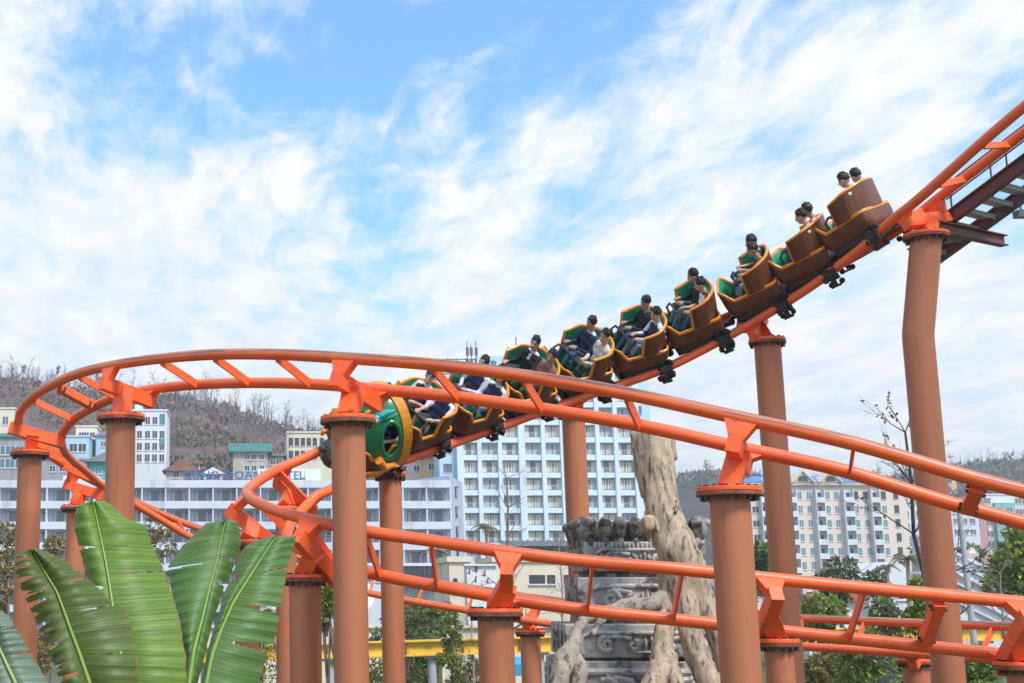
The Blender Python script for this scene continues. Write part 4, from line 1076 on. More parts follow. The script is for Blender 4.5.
# ------------------------------------------------------------------ banana plant in front
def banana_mat(name, c, hi, tr, rough=.5):
    m, nt, b = new_mat(name); tc = N(nt, 'ShaderNodeTexCoord')
    sx = N(nt, 'ShaderNodeSeparateXYZ'); nt.links.new(tc.outputs['UV'], sx.inputs[0])
    # side veins run out from the midrib: stripes along u, bent by v
    wv = N(nt, 'ShaderNodeTexNoise'); mp = N(nt, 'ShaderNodeMapping'); mp.inputs['Scale'].default_value = (95, .35, 1)
    nt.links.new(tc.outputs['UV'], mp.inputs[0]); nt.links.new(mp.outputs[0], wv.inputs[0]); wv.inputs['Scale'].default_value = 1.0; wv.inputs['Detail'].default_value = 2
    n2 = noise_tex(nt, 2.2, 4, .6)
    col = ramp(nt, wv.outputs[0], [(.32, tuple(x * .66 for x in c)), (.5, c), (.70, hi)]).outputs[0]
    col = mixc(nt, ramp(nt, n2.outputs[0], [(.45, (0, 0, 0)), (.75, (.5, .5, .5))]).outputs[0], col, hi)
    nt.links.new(col, b.inputs['Base Color']); b.inputs['Roughness'].default_value = rough
    fr = N(nt, 'ShaderNodeMath', operation='FRACT'); nt.links.new(sx.outputs[1], fr.inputs[0])
    en = N(nt, 'ShaderNodeTexNoise'); mp2 = N(nt, 'ShaderNodeMapping'); mp2.inputs['Scale'].default_value = (14, 1.2, 1); nt.links.new(tc.outputs['UV'], mp2.inputs[0]); nt.links.new(mp2.outputs[0], en.inputs[0]); en.inputs['Detail'].default_value = 6
    ea = N(nt, 'ShaderNodeMath', operation='MULTIPLY_ADD'); nt.links.new(en.outputs[0], ea.inputs[0]); ea.inputs[1].default_value = .34; nt.links.new(fr.outputs[0], ea.inputs[2])
    er = N(nt, 'ShaderNodeMapRange'); er.inputs[1].default_value = 1.13; er.inputs[2].default_value = 1.19; nt.links.new(ea.outputs[0], er.inputs[0])
    col = mixc(nt, er.outputs[0], col, (.25, .17, .055)); nt.links.new(col, b.inputs['Base Color'])
    bp = N(nt, 'ShaderNodeBump'); bp.inputs['Strength'].default_value = .3; bp.inputs['Distance'].default_value = .006
    nt.links.new(wv.outputs[0], bp.inputs['Height']); nt.links.new(bp.outputs[0], b.inputs['Normal'])
    t = N(nt, 'ShaderNodeBsdfTranslucent'); nt.links.new(mixc(nt, .5, col, hi), t.inputs[0])
    ms = N(nt, 'ShaderNodeMixShader'); ms.inputs[0].default_value = tr
    nt.links.new(b.outputs[0], ms.inputs[1]); nt.links.new(t.outputs[0], ms.inputs[2]); nt.links.new(ms.outputs[0], nt.nodes['Material Output'].inputs[0]); return m
BG = banana_mat('banana_leaf_green', (.135, .25, .028), (.225, .345, .052), .34)
BG2 = banana_mat('banana_leaf_cool_green', (.095, .195, .040), (.165, .275, .075), .3)
BD = banana_mat('banana_leaf_underside', (.10, .145, .028), (.16, .205, .045), .35)
BP = banana_mat('banana_leaf_pale', (.13, .19, .12), (.24, .31, .22), .25)
RIB = mat('banana_midrib', (.23, .34, .07), .45, .1, 6.)
DRYM = mat('dry_leaf_edge', (.28, .17, .05), .8, .2, 8.)
bo = at(140, 900, 7.4); bo.z = 0
banana = thing('banana_plant', 'banana plant with broad torn green leaves in front at lower left', 'banana plant', bo)
def lerp1(tab, t):
    xs = [a[0] for a in tab]; return [float(np.interp(t, xs, [a[k] for a in tab])) for k in range(1, len(tab[0]))]
def banana_leaf(tab, Y0, Y1, matl, slits=(), fold=.10, ragged=(0, 0), seed=0, lab=None, droop=.06):
    """tab rows: t, midx, midy, leftx, lefty, rightx, righty (photo pixels, tip t=0 to base t=1)"""
    rg = random.Random(seed); n = 150; m = MB(); rib = []; nw = 7
    for side, (ix, rag) in enumerate(((2, ragged[0]), (4, ragged[1]))):
        rows = []
        for i in range(n + 1):
            t = i / n; v = lerp1(tab, t); Y = Y0 + (Y1 - Y0) * t
            mid = at(v[0], v[1], Y); edge = at(v[ix], v[ix + 1], Y + fold * (1 if side else .6) - .05 * math.sin(t * 7 + seed))
            k_edge = 1 - rag * max(0, mnoise.noise(Vector((t * 34 + seed, side * 5, 0))) + .25 * mnoise.noise(Vector((t * 110, seed, 0)))) - .006 * rg.random()
            row = []
            for j in range(nw + 1):
                s = j / nw * k_edge; p = mid.lerp(edge, s); p.y -= (droop * math.sin(math.pi * min(1, s)) + .006 * math.sin(t * 95 + 2 * math.sin(s * 3)) * s)
                row.append(p)
            rows.append(row)
        cuts = {int(c * n): wd for sd_, c, wd in slits if sd_ == side}
        vs = [p for row in rows for p in row]; fs = []; uvl = []; wn = nw + 1
        for i in range(n):
            for j in range(nw):
                if any(0 <= i - c < max(1, wd * n * (j / nw) ** 1.3) and j >= 2 for c, wd in cuts.items()): continue
                f = (i * wn + j, i * wn + j + 1, (i + 1) * wn + j + 1, (i + 1) * wn + j)
                u0, u1 = i / n, (i + 1) / n; v0, v1 = j / nw, (j + 1) / nw; sk = .035
                uv = ((u0 - sk * v0, v0 + side), (u0 - sk * v1, v1 + side), (u1 - sk * v1, v1 + side), (u1 - sk * v0, v0 + side))
                fs.append(f if side else f[::-1]); uvl.append(uv if side else uv[::-1])
        m.add(vs, fs, 0, True, uvl)
    o = m.build('leaf', [matl, DRYM], banana, bo, ang=80)
    if lab: tag(o, lab)
    r = MB(); pts = []; rad = []
    for i in range(0, 31):
        v = lerp1(tab, i / 30); Y = Y0 + (Y1 - Y0) * i / 30; pts.append(at(v[0], v[1], Y - .012)); rad.append(.003 + .008 * (i / 30))
    e = pts[-1]; pts += [e.lerp(bo + Vector((0, .1, 2.2)), .5) + Vector((0, 0, .1)), bo + Vector((0, .1, 1.9))]; rad += [.03, .05]
    r.tube(pts, rad, 8); r.build('midrib', RIB, o, None).location = -bo
    return o
L2 = [(0, 93.5, 502, 92, 500, 100, 501), (.03, 94.5, 508, 76, 506, 108, 502), (.08, 97, 520, 74.5, 515, 128, 519), (.13, 99, 530, 74, 528, 145, 525), (.25, 104, 553, 80, 552, 155, 550), (.36, 108, 575, 86, 575, 164, 569), (.5, 112, 602, 95, 600, 172, 592), (.65, 116, 630, 102, 632, 180, 619), (.8, 121, 656, 108, 662, 185, 652), (1, 128, 690, 114, 695, 188, 690)]
L3 = [(0, 226, 521, 224, 520, 229, 520), (.04, 224, 526, 206, 523, 239, 521), (.14, 220, 544, 182, 546, 241, 545), (.24, 217, 560, 167.5, 567, 236, 562), (.4, 210, 586, 171, 592, 224, 589), (.6, 202, 620, 177, 625, 212, 625), (.8, 194, 650, 186, 655, 205, 655), (1, 188, 690, 184, 692, 196, 690)]
L4 = [(0, 276, 537, 272, 536, 280, 537), (.04, 273, 541, 256, 540, 296.5, 536), (.14, 265, 553, 243, 548, 294, 546), (.3, 252, 573, 231, 576, 288, 566), (.45, 241, 590, 223, 596, 284, 590), (.58, 232, 605, 219, 612, 281, 608), (.75, 221, 630, 212, 634, 277, 634), (.88, 212, 655, 206, 657, 266, 660), (1, 205, 690, 200, 690, 258, 690)]
L1 = [(0, 33, 550, 30, 549, 36, 548), (.05, 36, 556, 13, 556, 44, 550), (.2, 46, 574, 16, 578, 68, 562), (.36, 57, 592, 26, 600, 96, 585), (.5, 64, 611, 36, 622, 113, 602), (.62, 70, 628, 42, 641, 127, 611), (.78, 79, 652, 52, 662, 138, 645), (1, 92, 690, 66, 694, 139, 690)]
L0 = [(0, -14, 600, -16, 598, -8, 602), (.2, -8, 622, -22, 630, 10, 617), (.5, 0, 650, -20, 660, 27, 645), (.8, 14, 680, -10, 690, 46, 678), (1, 26, 705, 0, 712, 58, 704)]
banana_leaf(L4, 8.1, 7.7, BG2, ((1, .575, .06), (1, .80, .05), (0, .30, .05), (1, .30, .012)), .10, (.12, .05), 4)
banana_leaf(L3, 7.9, 7.55, BG2, ((0, .25, .012), (1, .22, .03), (1, .36, .03)), .12, (.04, .10), 3)
banana_leaf(L2, 7.7, 7.35, BG, ((1, .36, .012), (0, .22, .02), (0, .42, .05)), .12, (.10, .03), 2)
banana_leaf(L1, 7.2, 7.1, BD, tuple((0, c_, w_) for c_, w_ in ((.07, .035), (.13, .02), (.20, .045), (.33, .02), (.38, .04), (.52, .03), (.57, .02), (.66, .05), (.81, .02), (.88, .04))) + ((1, .30, .02), (1, .52, .02), (1, .8, .02)), .08, (.75, .16), 1, 'olive leaf seen from below with a ragged left edge')
banana_leaf(L0, 6.9, 6.8, BP, ((1, .3, .02), (1, .55, .03)), .08, (.1, .2), 6, 'pale grey green leaf at the corner')
m = MB()
for k in range(5):
    a = k * 1.3; m.tube([bo + Vector((.06 * math.cos(a), .06 * math.sin(a), -.05)), bo + Vector((.05 * math.cos(a), .1 + .05 * math.sin(a), 1.0)), bo + Vector((.03 * math.cos(a), .1 + .03 * math.sin(a), 2.3))], [.13, .10, .07], 12)
m.build('stem', mat('banana_stem', (.12, .14, .05), .6, .3, 5., c2=(.10, .06, .03), c2amt=.4), banana, bo)
# ------------------------------------------------------------------ buildings
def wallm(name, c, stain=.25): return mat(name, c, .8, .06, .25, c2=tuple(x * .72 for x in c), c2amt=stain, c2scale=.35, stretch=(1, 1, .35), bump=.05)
W = dict(white=wallm('white_render', (.68, .69, .71)), hotel=wallm('hotel_white', (.62, .64, .70)), lilac=wallm('lilac_wall', (.46, .50, .60)), blue=wallm('pale_blue_wall', (.46, .63, .72), .15), blueg=wallm('blue_white_grid', (.64, .74, .80), .12),  # lilac: bluish grey tone of the long hotel's back and end walls
         peach=wallm('peach_wall', (.72, .60, .51), .12), cream=wallm('cream_wall', (.70, .62, .47)), yellow=wallm('yellow_wall', (.68, .47, .20)), grey=wallm('grey_concrete', (.34, .34, .34), .5), teal=wallm('turquoise_wall', (.10, .46, .40)),
         tealg=wallm('teal_green_wall', (.20, .45, .38)), beige=wallm('beige_wall', (.48, .43, .36), .4), skyb=wallm('sky_blue_wall', (.42, .58, .68)), pink=wallm('pink_wall', (.55, .26, .22)))
RF = dict(blue=mat('blue_roof', (.055, .19, .50), .5, .1, 1.), rust=mat('rusty_roof', (.25, .12, .08), .8, .3, 1.), teal=mat('teal_tin_roof', (.08, .26, .25), .6, .2, 1.), grey=mat('grey_roof', (.22, .22, .23), .7, .2, 1.), red=mat('red_tile_roof', (.42, .11, .07), .7, .2, 1.))
def glass_mat(name, c, rough=.12):
    m, nt, b = new_mat(name); n1 = noise_tex(nt, .8, 2, .5)
    nt.links.new(ramp(nt, n1.outputs[0], [(.35, tuple(x * .7 for x in c)), (.65, c)]).outputs[0], b.inputs['Base Color'])
    b.inputs['Roughness'].default_value = rough; b.inputs['Specular IOR Level'].default_value = .6; return m
GL = dict(dark=glass_mat('dark_window_glass', (.05, .06, .07)), teal=glass_mat('teal_window_glass', (.10, .28, .28)), grey=glass_mat('grey_window_glass', (.17, .19, .22)), blue=glass_mat('blue_window_glass', (.10, .20, .27)))
CURT = mat('cream_curtain', (.76, .69, .56), .9, .12, .7, stretch=(14, 1, .3)); CURTG = mat('grey_curtain', (.46, .47, .48), .9, .15, .7, stretch=(14, 1, .3))
FR = dict(dark=mat('dark_window_frame', (.11, .10, .095), .5, .1, 2.), white=mat('white_window_frame', (.66, .66, .66), .5, .05, 2.), brown=mat('brown_window_frame', (.12, .07, .05), .5, .1, 2.))
AC = mat('air_conditioner', (.55, .55, .54), .5, .1, 4.)
def win_mesh(name, w, h, frame, glass, panes=2, curtain=None, fr=.09, cur=.75, rail=None, transom=0, sill=True):
    """window centred on x, from z 0 to h; front face toward -y, glass set back in its frame"""
    m = MB()
    m.bx(-w / 2, w / 2, -.06, .0, h - fr, h); m.bx(-w / 2, w / 2, -.06, .0, 0, fr)
    for k in range(panes + 1):
        x = -w / 2 + fr / 2 + (w - fr) * k / panes; m.bx(x - fr / 2, x + fr / 2, -.06, .0, fr, h - fr)
    if transom: m.bx(-w / 2 + fr, w / 2 - fr, -.055, .0, h * transom, h * transom + fr)
    m.bx(-w / 2 + fr, w / 2 - fr, -.02, .0, fr, h - fr, 1)
    if curtain is not None:
        for s in (-1, 1):
            x0, x1 = sorted((s * (w / 2 - fr), s * (w / 2) * (1 - cur))); m.bx(x0, x1, -.03, -.021, fr, h - fr, 2)
    if sill: m.bx(-w / 2 - .08, w / 2 + .08, -.14, .0, -.10, -.002, 3)
    if rail:
        m.bx(-w / 2, w / 2, -.42, -.38, rail, rail + .06, 3)
        for k in range(7): x = -w / 2 + .03 + (w - .06) * k / 6; m.bx(x - .02, x + .02, -.41, -.39, 0, rail, 3)
    return m.mesh(name, [frame, glass, curtain or glass, W['white']])
class Bld:
    def __init__(s, label, px0, px1, top, Y, depth, wall, cat='building', group=None, name='building', z0=0.0, roof=None, parapet=.4):
        s.top = top; a = at(px0, top, Y); b = at(px1, top, Y); s.x0, s.x1, s.H, s.Y = a.x, b.x, a.z, Y
        s.o = Vector(((a.x + b.x) / 2, Y, z0)); s.t = thing(name, label, cat, s.o, group); s.z0 = z0; s.depth = depth
        m = MB(); m.bx(s.x0, s.x1, Y, Y + depth, z0, s.H); m.build('wall', wall, s.t, s.o); s.nw = 0
        if parapet:
            m = MB(); e = .18; m.bx(s.x0 - e, s.x1 + e, Y - e, Y + depth + e, s.H + .002, s.H + parapet); m.build('parapet', wall, s.t, s.o)
    def X(s, px, y=None): return at(px, s.top + 25 if y is None else y, s.Y).x
    def Z(s, y): return at(240, y, s.Y).z
    def win(s, me, pxs, ys, dy=0., skip=()):
        for j, y in enumerate(ys):
            for i, px in enumerate(pxs):
                if (i, j) in skip: continue
                if s.nw >= 100: s.rest.append((s.X(px), s.Y - dy, s.Z(y), me)); continue
                inst('window', me, s.t, Vector((s.X(px), s.Y - .004 - dy, s.Z(y))) - s.o); s.nw += 1; s.rest = getattr(s, 'rest', [])
    def finish(s):
        if getattr(s, 'rest', None):
            m = MB(); mats = list(s.rest[0][3].materials)
            for x, y, z, me in s.rest: m.add([(v.co.x + x, v.co.y + y - .004, v.co.z + z) for v in me.vertices], [tuple(p.vertices) for p in me.polygons]) ; m.mi[-len(me.polygons):] = [p.material_index for p in me.polygons]
            tag(m.build('windows', mats, s.t, s.o), kind='stuff')
    def box(s, name, pxa, pxb, ya, yb, d0, d1, matl):
        """box between picture columns/rows, standing d0..d1 in front of the facade"""
        m = MB(); z0, z1 = sorted((s.Z(ya), s.Z(yb))); m.bx(s.X(pxa), s.X(pxb), s.Y - d1, s.Y - d0, z0, z1); return m.build(name, matl, s.t, s.o)
def text(name, body, x, y, z, h, matl, depth=.25, parent=None, org=None, width=None):
    c = bpy.data.curves.new(name, 'FONT'); c.body = body; c.size = h * 1.42; c.extrude = depth; c.align_x = 'LEFT'; c.offset = h * .02
    o = bpy.data.objects.new('tmp', c); COL.objects.link(o)
    dg = bpy.context.evaluated_depsgraph_get(); me = bpy.data.meshes.new_from_object(o.evaluated_get(dg)); bpy.data.objects.remove(o)
    me.materials.clear(); me.materials.append(matl); me.name = name
    xs = [v.co.x for v in me.vertices]; k = (width / (max(xs) - min(xs))) if width else 1
    for v in me.vertices: v.co = Vector(((v.co.x - min(xs)) * k, -v.co.z, v.co.y))
    q = bpy.data.objects.new(name, me); COL.objects.link(q); q.parent = parent; q.location = Vector((x, y, z)) - (Vector(org) if org is not None else Vector())
    return q
SIGNB = mat('blue_sign_letters', (.035, .12, .30), .5, .1, 2.)

# --- long white hotel at the left
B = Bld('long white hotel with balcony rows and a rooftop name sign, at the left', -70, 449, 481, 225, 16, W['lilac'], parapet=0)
st_h = 20.6; yb = [481 + st_h * k for k in range(0, 7)]
for k, y in enumerate(yb):
    B.box('balcony_parapet' if k else 'roof_fascia', -70, 449.6, y, y + 7.4, -.3, 1.75, W['hotel'])
fins = [(-70 + 23.6 * k) for k in range(23)]
m_fin = None
for px in fins: B.box('divider_fin', px - .7, px + .7, 482, 625, .0, 1.66, W['hotel'])
wm = win_mesh('window', 2.35, 1.75, FR['dark'], GL['grey'], 4, CURTG, .07, .55, sill=False)
for k in range(6):
    ys = [yb[k] + st_h + .1]
    B.win(wm, [p + 12.5 for p in fins[3:-1]], ys)
acm = MB(); acm.bx(-.42, .42, -.5, -.1, 0, .62); acm.bx(-.3, .3, -.52, -.5, .06, .56, 1); acm = acm.mesh('air_conditioner', [AC, FR['dark']])
for k in range(4):
    for i, p in enumerate(fins[3:-1]):
        if (i + k) % 3 != 1: inst('air_conditioner', acm, B.t, Vector((B.X(p + 20.5), B.Y - .3, B.Z(yb[k] + 13.5))) - B.o)
B.finish()
m = MB(); a, b = at(449.6, 500, 223.4), at(463, 500, 236)
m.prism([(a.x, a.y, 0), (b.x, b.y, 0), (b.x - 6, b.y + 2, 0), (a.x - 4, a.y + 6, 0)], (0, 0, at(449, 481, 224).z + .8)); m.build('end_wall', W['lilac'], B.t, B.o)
dr = Vector((b.x - a.x, b.y - a.y, 0)).normalized(); nrm = Vector((dr.y, -dr.x, 0))
for y in (492, 512, 532, 552):
    q = MB(); c = Vector((a.x, a.y, 0)).lerp(Vector((b.x, b.y, 0)), .45); z = at(455, y, 228).z
    q.hexa(c + nrm * .08 + Vector((0, 0, z)), dr * .75, nrm * .1, Vector((0, 0, .8)), 0); q.hexa(c + nrm * .2 + Vector((0, 0, z + 1.0)), dr * .95, nrm * .4, Vector((0, 0, .12)), 1)
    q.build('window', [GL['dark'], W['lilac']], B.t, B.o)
B.box('stair_house', 258, 322, 467, 481, -9, -3, W['white']); B.box('stair_house', 60, 96, 474, 481, -9, -3, W['hotel'])
zb = B.Z(480.5)
text('sign_letters', 'CÔNG', B.X(184), 224.6, zb + .25, 1.22, SIGNB, .15, B.t, B.o, B.X(218) - B.X(184))
text('sign_letters', 'DOÀN', B.X(225), 224.6, zb + .25, 1.22, SIGNB, .15, B.t, B.o, B.X(262) - B.X(225))
text('sign_letters', 'HOTEL', B.X(269), 224.6, zb + .25, 1.22, SIGNB, .15, B.t, B.o, B.X(305) - B.X(269))
m = MB(); m.bx(B.X(224.2), B.X(227.6), 224.3, 224.45, zb + .82, zb + 1.02); m.build('sign_letters', SIGNB, B.t, B.o)
m = MB()
for k in range(26): x = B.X(184 + 121 * k / 25); m.bx(x - .04, x + .04, 224.8, 224.9, zb - .1, zb + 1.6)
m.bx(B.X(183), B.X(306), 224.82, 224.88, zb + .1, zb + .2); m.build('sign_frame', FR['dark'], B.t, B.o)

# --- light blue tower hotel in the centre
B = Bld('tall light blue hotel with a grid of curtained windows', 437, 648, 373, 254, 22, W['blue'], parapet=.8); B.top = 455
rows = [361.5 + 17.55 * k for k in range(1, 13)]
cols = [469.3, 489.5, 510.4, 533.3, 553.5, 571.5, 589, 606.8, 625.6]
for k in range(13): y = 361.5 + 17.55 * (k + 1) - 8.775; B.box('floor_band', 460, 637.5, y - 2.6, y + 2.6, -.1, 1.0, W['blueg'])
ed = [460] + [(cols[i] + cols[i + 1]) / 2 for i in range(8)] + [637]
for i, px in enumerate(ed):
    w_ = 2.0 if i not in (0, 3, 9) else 3.2; B.box('pilaster', px - w_, px + w_, 373, 600, -.1, 1.25, W['blueg'])
wA = win_mesh('window', 2.75, 2.0, FR['dark'], GL['grey'], 3, CURT, .07, .9, .75, sill=False); wB = win_mesh('window', 2.75, 2.0, FR['dark'], GL['grey'], 3, CURT, .07, .7, .75, sill=False); wC = win_mesh('window', 2.75, 2.0, FR['white'], GL['blue'], 3, CURTG, .08, .9, .75, sill=False)
rg = random.Random(3)
for y in rows:
    for px in cols: B.win(rg.choice((wA, wA, wB, wC)), [px], [y + 5.6])
wS = win_mesh('window', 1.5, 1.5, FR['white'], GL['dark'], 2, None, .08)
B.win(wS, [448], [453, 472, 490]); B.win(win_mesh('window', .8, 1.5, FR['white'], GL['dark'], 1, None, .08), [643], rows[2:9]); B.finish()
B.top = 335; m = MB(); m.bx(B.X(478), B.X(514), 255, 255.4, B.Z(371), B.Z(355)); m.build('sign_board', W['skyb'], B.t, B.o)
text('sign_letters', 'ER-A', B.X(486), 254.9, B.Z(368), 1.55, SIGNB, .06, B.t, B.o, B.X(511) - B.X(486))
m = MB()
for k in range(9): x = B.X(440 + 9.2 * k); m.bx(x - .06, x + .06, 256, 256.15, B.H, B.Z(356)); 
m.bx(B.X(438), B.X(515), 256, 256.2, B.Z(358), B.Z(357)); m.build('sign_frame', FR['dark'], B.t, B.o)
for px in (471, 475, 480):
    m = MB(); x = B.X(px); m.tube([(x, 258, B.H), (x, 258, B.Z(337 + (px % 3) * 4))], .09, 5); m.bx(x - .25, x + .25, 257.5, 258.1, B.Z(352), B.Z(344)); m.bx(x - .3, x + .2, 257.4, 258.2, B.Z(361), B.Z(356)); m.build('antenna_mast', FR['dark'], B.t, B.o)
m = MB(); m.tube([(B.X(521), 258, B.H), (B.X(521), 258, B.Z(333))], .12, 5); m.build('antenna_mast', FR['dark'], B.t, B.o)
m = MB(); m.ell((B.X(513), 257, B.Z(348)), (.6, .3, .7), 10, 6); m.tube([(B.X(513), 257, B.H), (B.X(513), 257, B.Z(349))], .08, 5); m.build('roof_dish', FR['dark'], B.t, B.o)
for px in (455, 585, 600): B.box('roof_hut', px - 9, px + 9, 364, 372, -12, -5, W['blueg'])

# --- peach hotel with the blue roof
B = Bld('peach apartment hotel with white balconies and a blue gabled roof, right of centre', 747, 905, 484.5, 305, 16, W['peach'], parapet=.5)
rows = [496 + 14.05 * k for k in range(8)]
w1 = win_mesh('window', 1.05, 1.75, FR['white'], GL['teal'], 2, None, .09); w2 = win_mesh('window', 1.05, 1.75, FR['dark'], GL['dark'], 2, None, .09)
bays = [(819, 4.6), (847.6, 5.0), (874.2, 4.6), (791, 4.6), (763.5, 3.6)]
for j, y in enumerate(rows):
    for i, px in enumerate((800.5, 809.7, 828.5, 837.3, 856.8, 866.4, 884.5, 780, 772)):
        B.win(w2 if (j == 0 and i in (4, 5, 6)) else w1, [px], [y + 3.4])
    for px in (896.8, 755.5):
        if B.nw < 100: B.win(w2 if px > 800 else wS, [px], [y + 3])
B.finish()
bal = None
for px, hw in bays:
    for j, y in enumerate(rows):
        m = MB(); x0, x1 = B.X(px - hw), B.X(px + hw); z = B.Z(y + 6); Y = B.Y
        m.bx(x0, x1, Y - 1.3, Y - .004, z - .2, z); m.bx(x0, x0 + .15, Y - 1.3, Y - .004, z, z + 2.85); m.bx(x1 - .15, x1, Y - 1.3, Y - .004, z, z + 2.85)
        m.bx(x0 + .15, x1 - .15, Y - 1.3, Y - 1.18, z, z + 1.0); m.bx(x0 + .15, x1 - .15, Y - .02, Y - .004, z, z + 2.8)
        m.bx((x0 + x1) / 2 - .1, (x0 + x1) / 2 + .55, Y - .07, Y - .02, z, z + 2.1, 1)
        m.build('balcony', [W['white'], GL['dark']], B.t, B.o)
m = MB(); x0, x1 = B.X(745), B.X(894); z0, z1 = B.H + .5, B.Z(473.5)
m.add([(x0, B.Y - .6, z0), (x1, B.Y - .6, z0), (x1 - 5, B.Y + 7, z1), (x0 + 5, B.Y + 7, z1), (x0, B.Y + 15, z0), (x1, B.Y + 15, z0)], [(0, 1, 2, 3), (5, 4, 3, 2), (1, 5, 2), (4, 0, 3), (4, 5, 1, 0)]); m.build('roof', RF['blue'], B.t, B.o)
for px in (775, 803.5, 831):
    c = B.X(px); m = MB(); hw, h = 2.3, 2.35; yb_ = B.Y - .75
    m.prism([(c - hw, yb_, z0), (c + hw, yb_, z0), (c, yb_, z0 + h)], (0, 5, 0)); 
    for s in (-1, 1): m.beam((c + s * (hw + .3), yb_ - .15, z0 - .1), (c, yb_ - .15, z0 + h + .2), .5, .28, (0, 0, 1))
    o = m.build('dormer', W['cream'], B.t, B.o)
    g_ = MB(); g_.prism([(c + 1.15 * math.cos(a), yb_ - .06, z0 + .15 + 1.25 * math.sin(a)) for a in np.linspace(0, math.pi, 12)], (0, .05, 0)); g_.build('arch_window', GL['dark'], o, None).location = -B.o
B.box('cornice', 745, 907, 482.8, 485.6, .1, .7, W['beige'])
W2 = Bld('narrow white apartment block with shuttered windows right of the peach hotel', 904, 921, 496, 312, 14, W['hotel'])
W2.win(win_mesh('window', .8, 1.5, FR['white'], GL['grey'], 1, None, .1), [908, 913, 918], [505 + 12.5 * k for k in range(7)]); W2.finish()

# --- hillside houses at the left
def house(label, px0, px1, top, Y, depth, wall, wpx=(), wys=(), win=None, roof=None, rh=1.5, over=.5, z0=4, glass='dark', wsz=(1.2, 1.3), panes=2, frame='white', flat=True, group=None, cat='house'):
    B = Bld(label, px0, px1, top, Y, depth, wall, cat, group, 'house', z0, parapet=.35 if roof is None else 0)
    me = win or win_mesh('window', wsz[0], wsz[1], FR[frame], GL[glass], panes, None, .09)
    if wpx: B.win(me, wpx, wys); B.finish()
    if roof is not None:
        m = MB(); a, b, Y0, Y1, z = B.x0 - over, B.x1 + over, B.Y - over, B.Y + depth + over, B.H
        if flat: m.prism([(a, Y0, z), (b, Y0, z), (b, Y1, z + .02), (a, Y1, z + .02)], (0, 0, rh))
        else: m.prism([(a, Y0, z), (b, Y0, z), ((a + b) / 2, Y0, z + rh)], (0, Y1 - Y0, 0))
        m.build('roof', roof, B.t, B.o)
    return B
hz0 = 4
b = house('white five storey house on the hillside between the leftmost posts', 133, 167, 411, 292, 12, W['white'], (139.5, 147.5, 154.8, 162), (424.5, 438.5, 450.5, 462), wsz=(1.15, 1.7), glass='dark')
b.box('glazed_stair', 159.5, 164.8, 414, 425, .02, .14, GL['teal']); b.box('glazed_stair', 159.5, 164.8, 437, 446, .02, .14, GL['teal'])
b.box('roof_hut', 134, 141, 404, 411, -6, -1, W['white'])
house('cream house at the left edge on the hillside', -30, 14.5, 409, 296, 12, W['cream'], (5, -8), (425,), glass='grey', wsz=(1.4, 1.9))
b = house('long glazed shop house under a green awning at the left edge', -30, 46, 437, 282, 10, W['grey'], (-10, 0, 10, 20, 30, 40), (455, 468), glass='blue', wsz=(2.0, 1.9), roof=RF['teal'], rh=.7)
house('pale blue house below the wooded hill, right of the left posts', 64, 89, 437, 288, 10, W['skyb'], (73, 82), (452,), glass='dark', wsz=(1.7, 1.8))
house('cream house behind the pale blue one', 76, 97, 427, 298, 10, W['cream'], (81, 86, 92), (438,), glass='dark')
house('small blue gabled house next to the tall post', 96, 118, 436, 294, 10, W['skyb'], (103, 111), (447,), roof=RF['grey'], rh=1.2, flat=False, glass='grey')
house('turquoise house with a dark hipped roof near the second post', 90, 120, 462, 270, 9, W['teal'], (98, 108), (474,), roof=RF['grey'], rh=1.8, flat=False, over=1.2, glass='teal')
house('long grey retaining wall house above the hotel roof', 40, 92, 460, 276, 6, W['grey'], (52, 62, 76), (472,), glass='dark')
house('low house with a rusty tin roof above the sign', 166, 198, 471, 268, 8, W['beige'], (176, 188), (478,), roof=RF['rust'], rh=2.2, flat=False, over=.8)
house('small white gabled house behind the rooftop sign', 203, 223, 474, 266, 8, W['white'], (209, 217), (480,), roof=W['white'], rh=1.3, flat=False)
house('small white hut with rust roof on the hillside', 186, 200, 464, 283, 6, W['white'], (190, 196), (470,), roof=RF['rust'], rh=.6)
b = house('weathered house with a teal tin roof storey on the hill', 233, 268, 452, 280, 10, W['beige'], (247, 254, 262), (460, 471), roof=RF['teal'], rh=1.7, glass='dark', over=.9, wsz=(1.1, 1.2))
house('grey side house leaning on the weathered house', 268, 284, 456, 284, 9, W['grey'], (273, 279), (465,), roof=RF['grey'], rh=.5)
house('cream hotel block with two rows of windows behind the dragon head', 287, 332, 433, 285, 14, W['cream'], (291, 297, 303, 309, 315, 322), (446, 459), glass='dark', wsz=(.9, 1.7), frame='brown', panes=1)
house('yellow house behind the foot of the train', 425, 458, 458, 262, 8, W['yellow'], (432, 444), (470,), glass='dark', roof=RF['rust'], rh=.5)
house('beige house under the front cars of the train', 396, 426, 462, 266, 8, W['cream'], (404, 417), (472,), glass='dark')
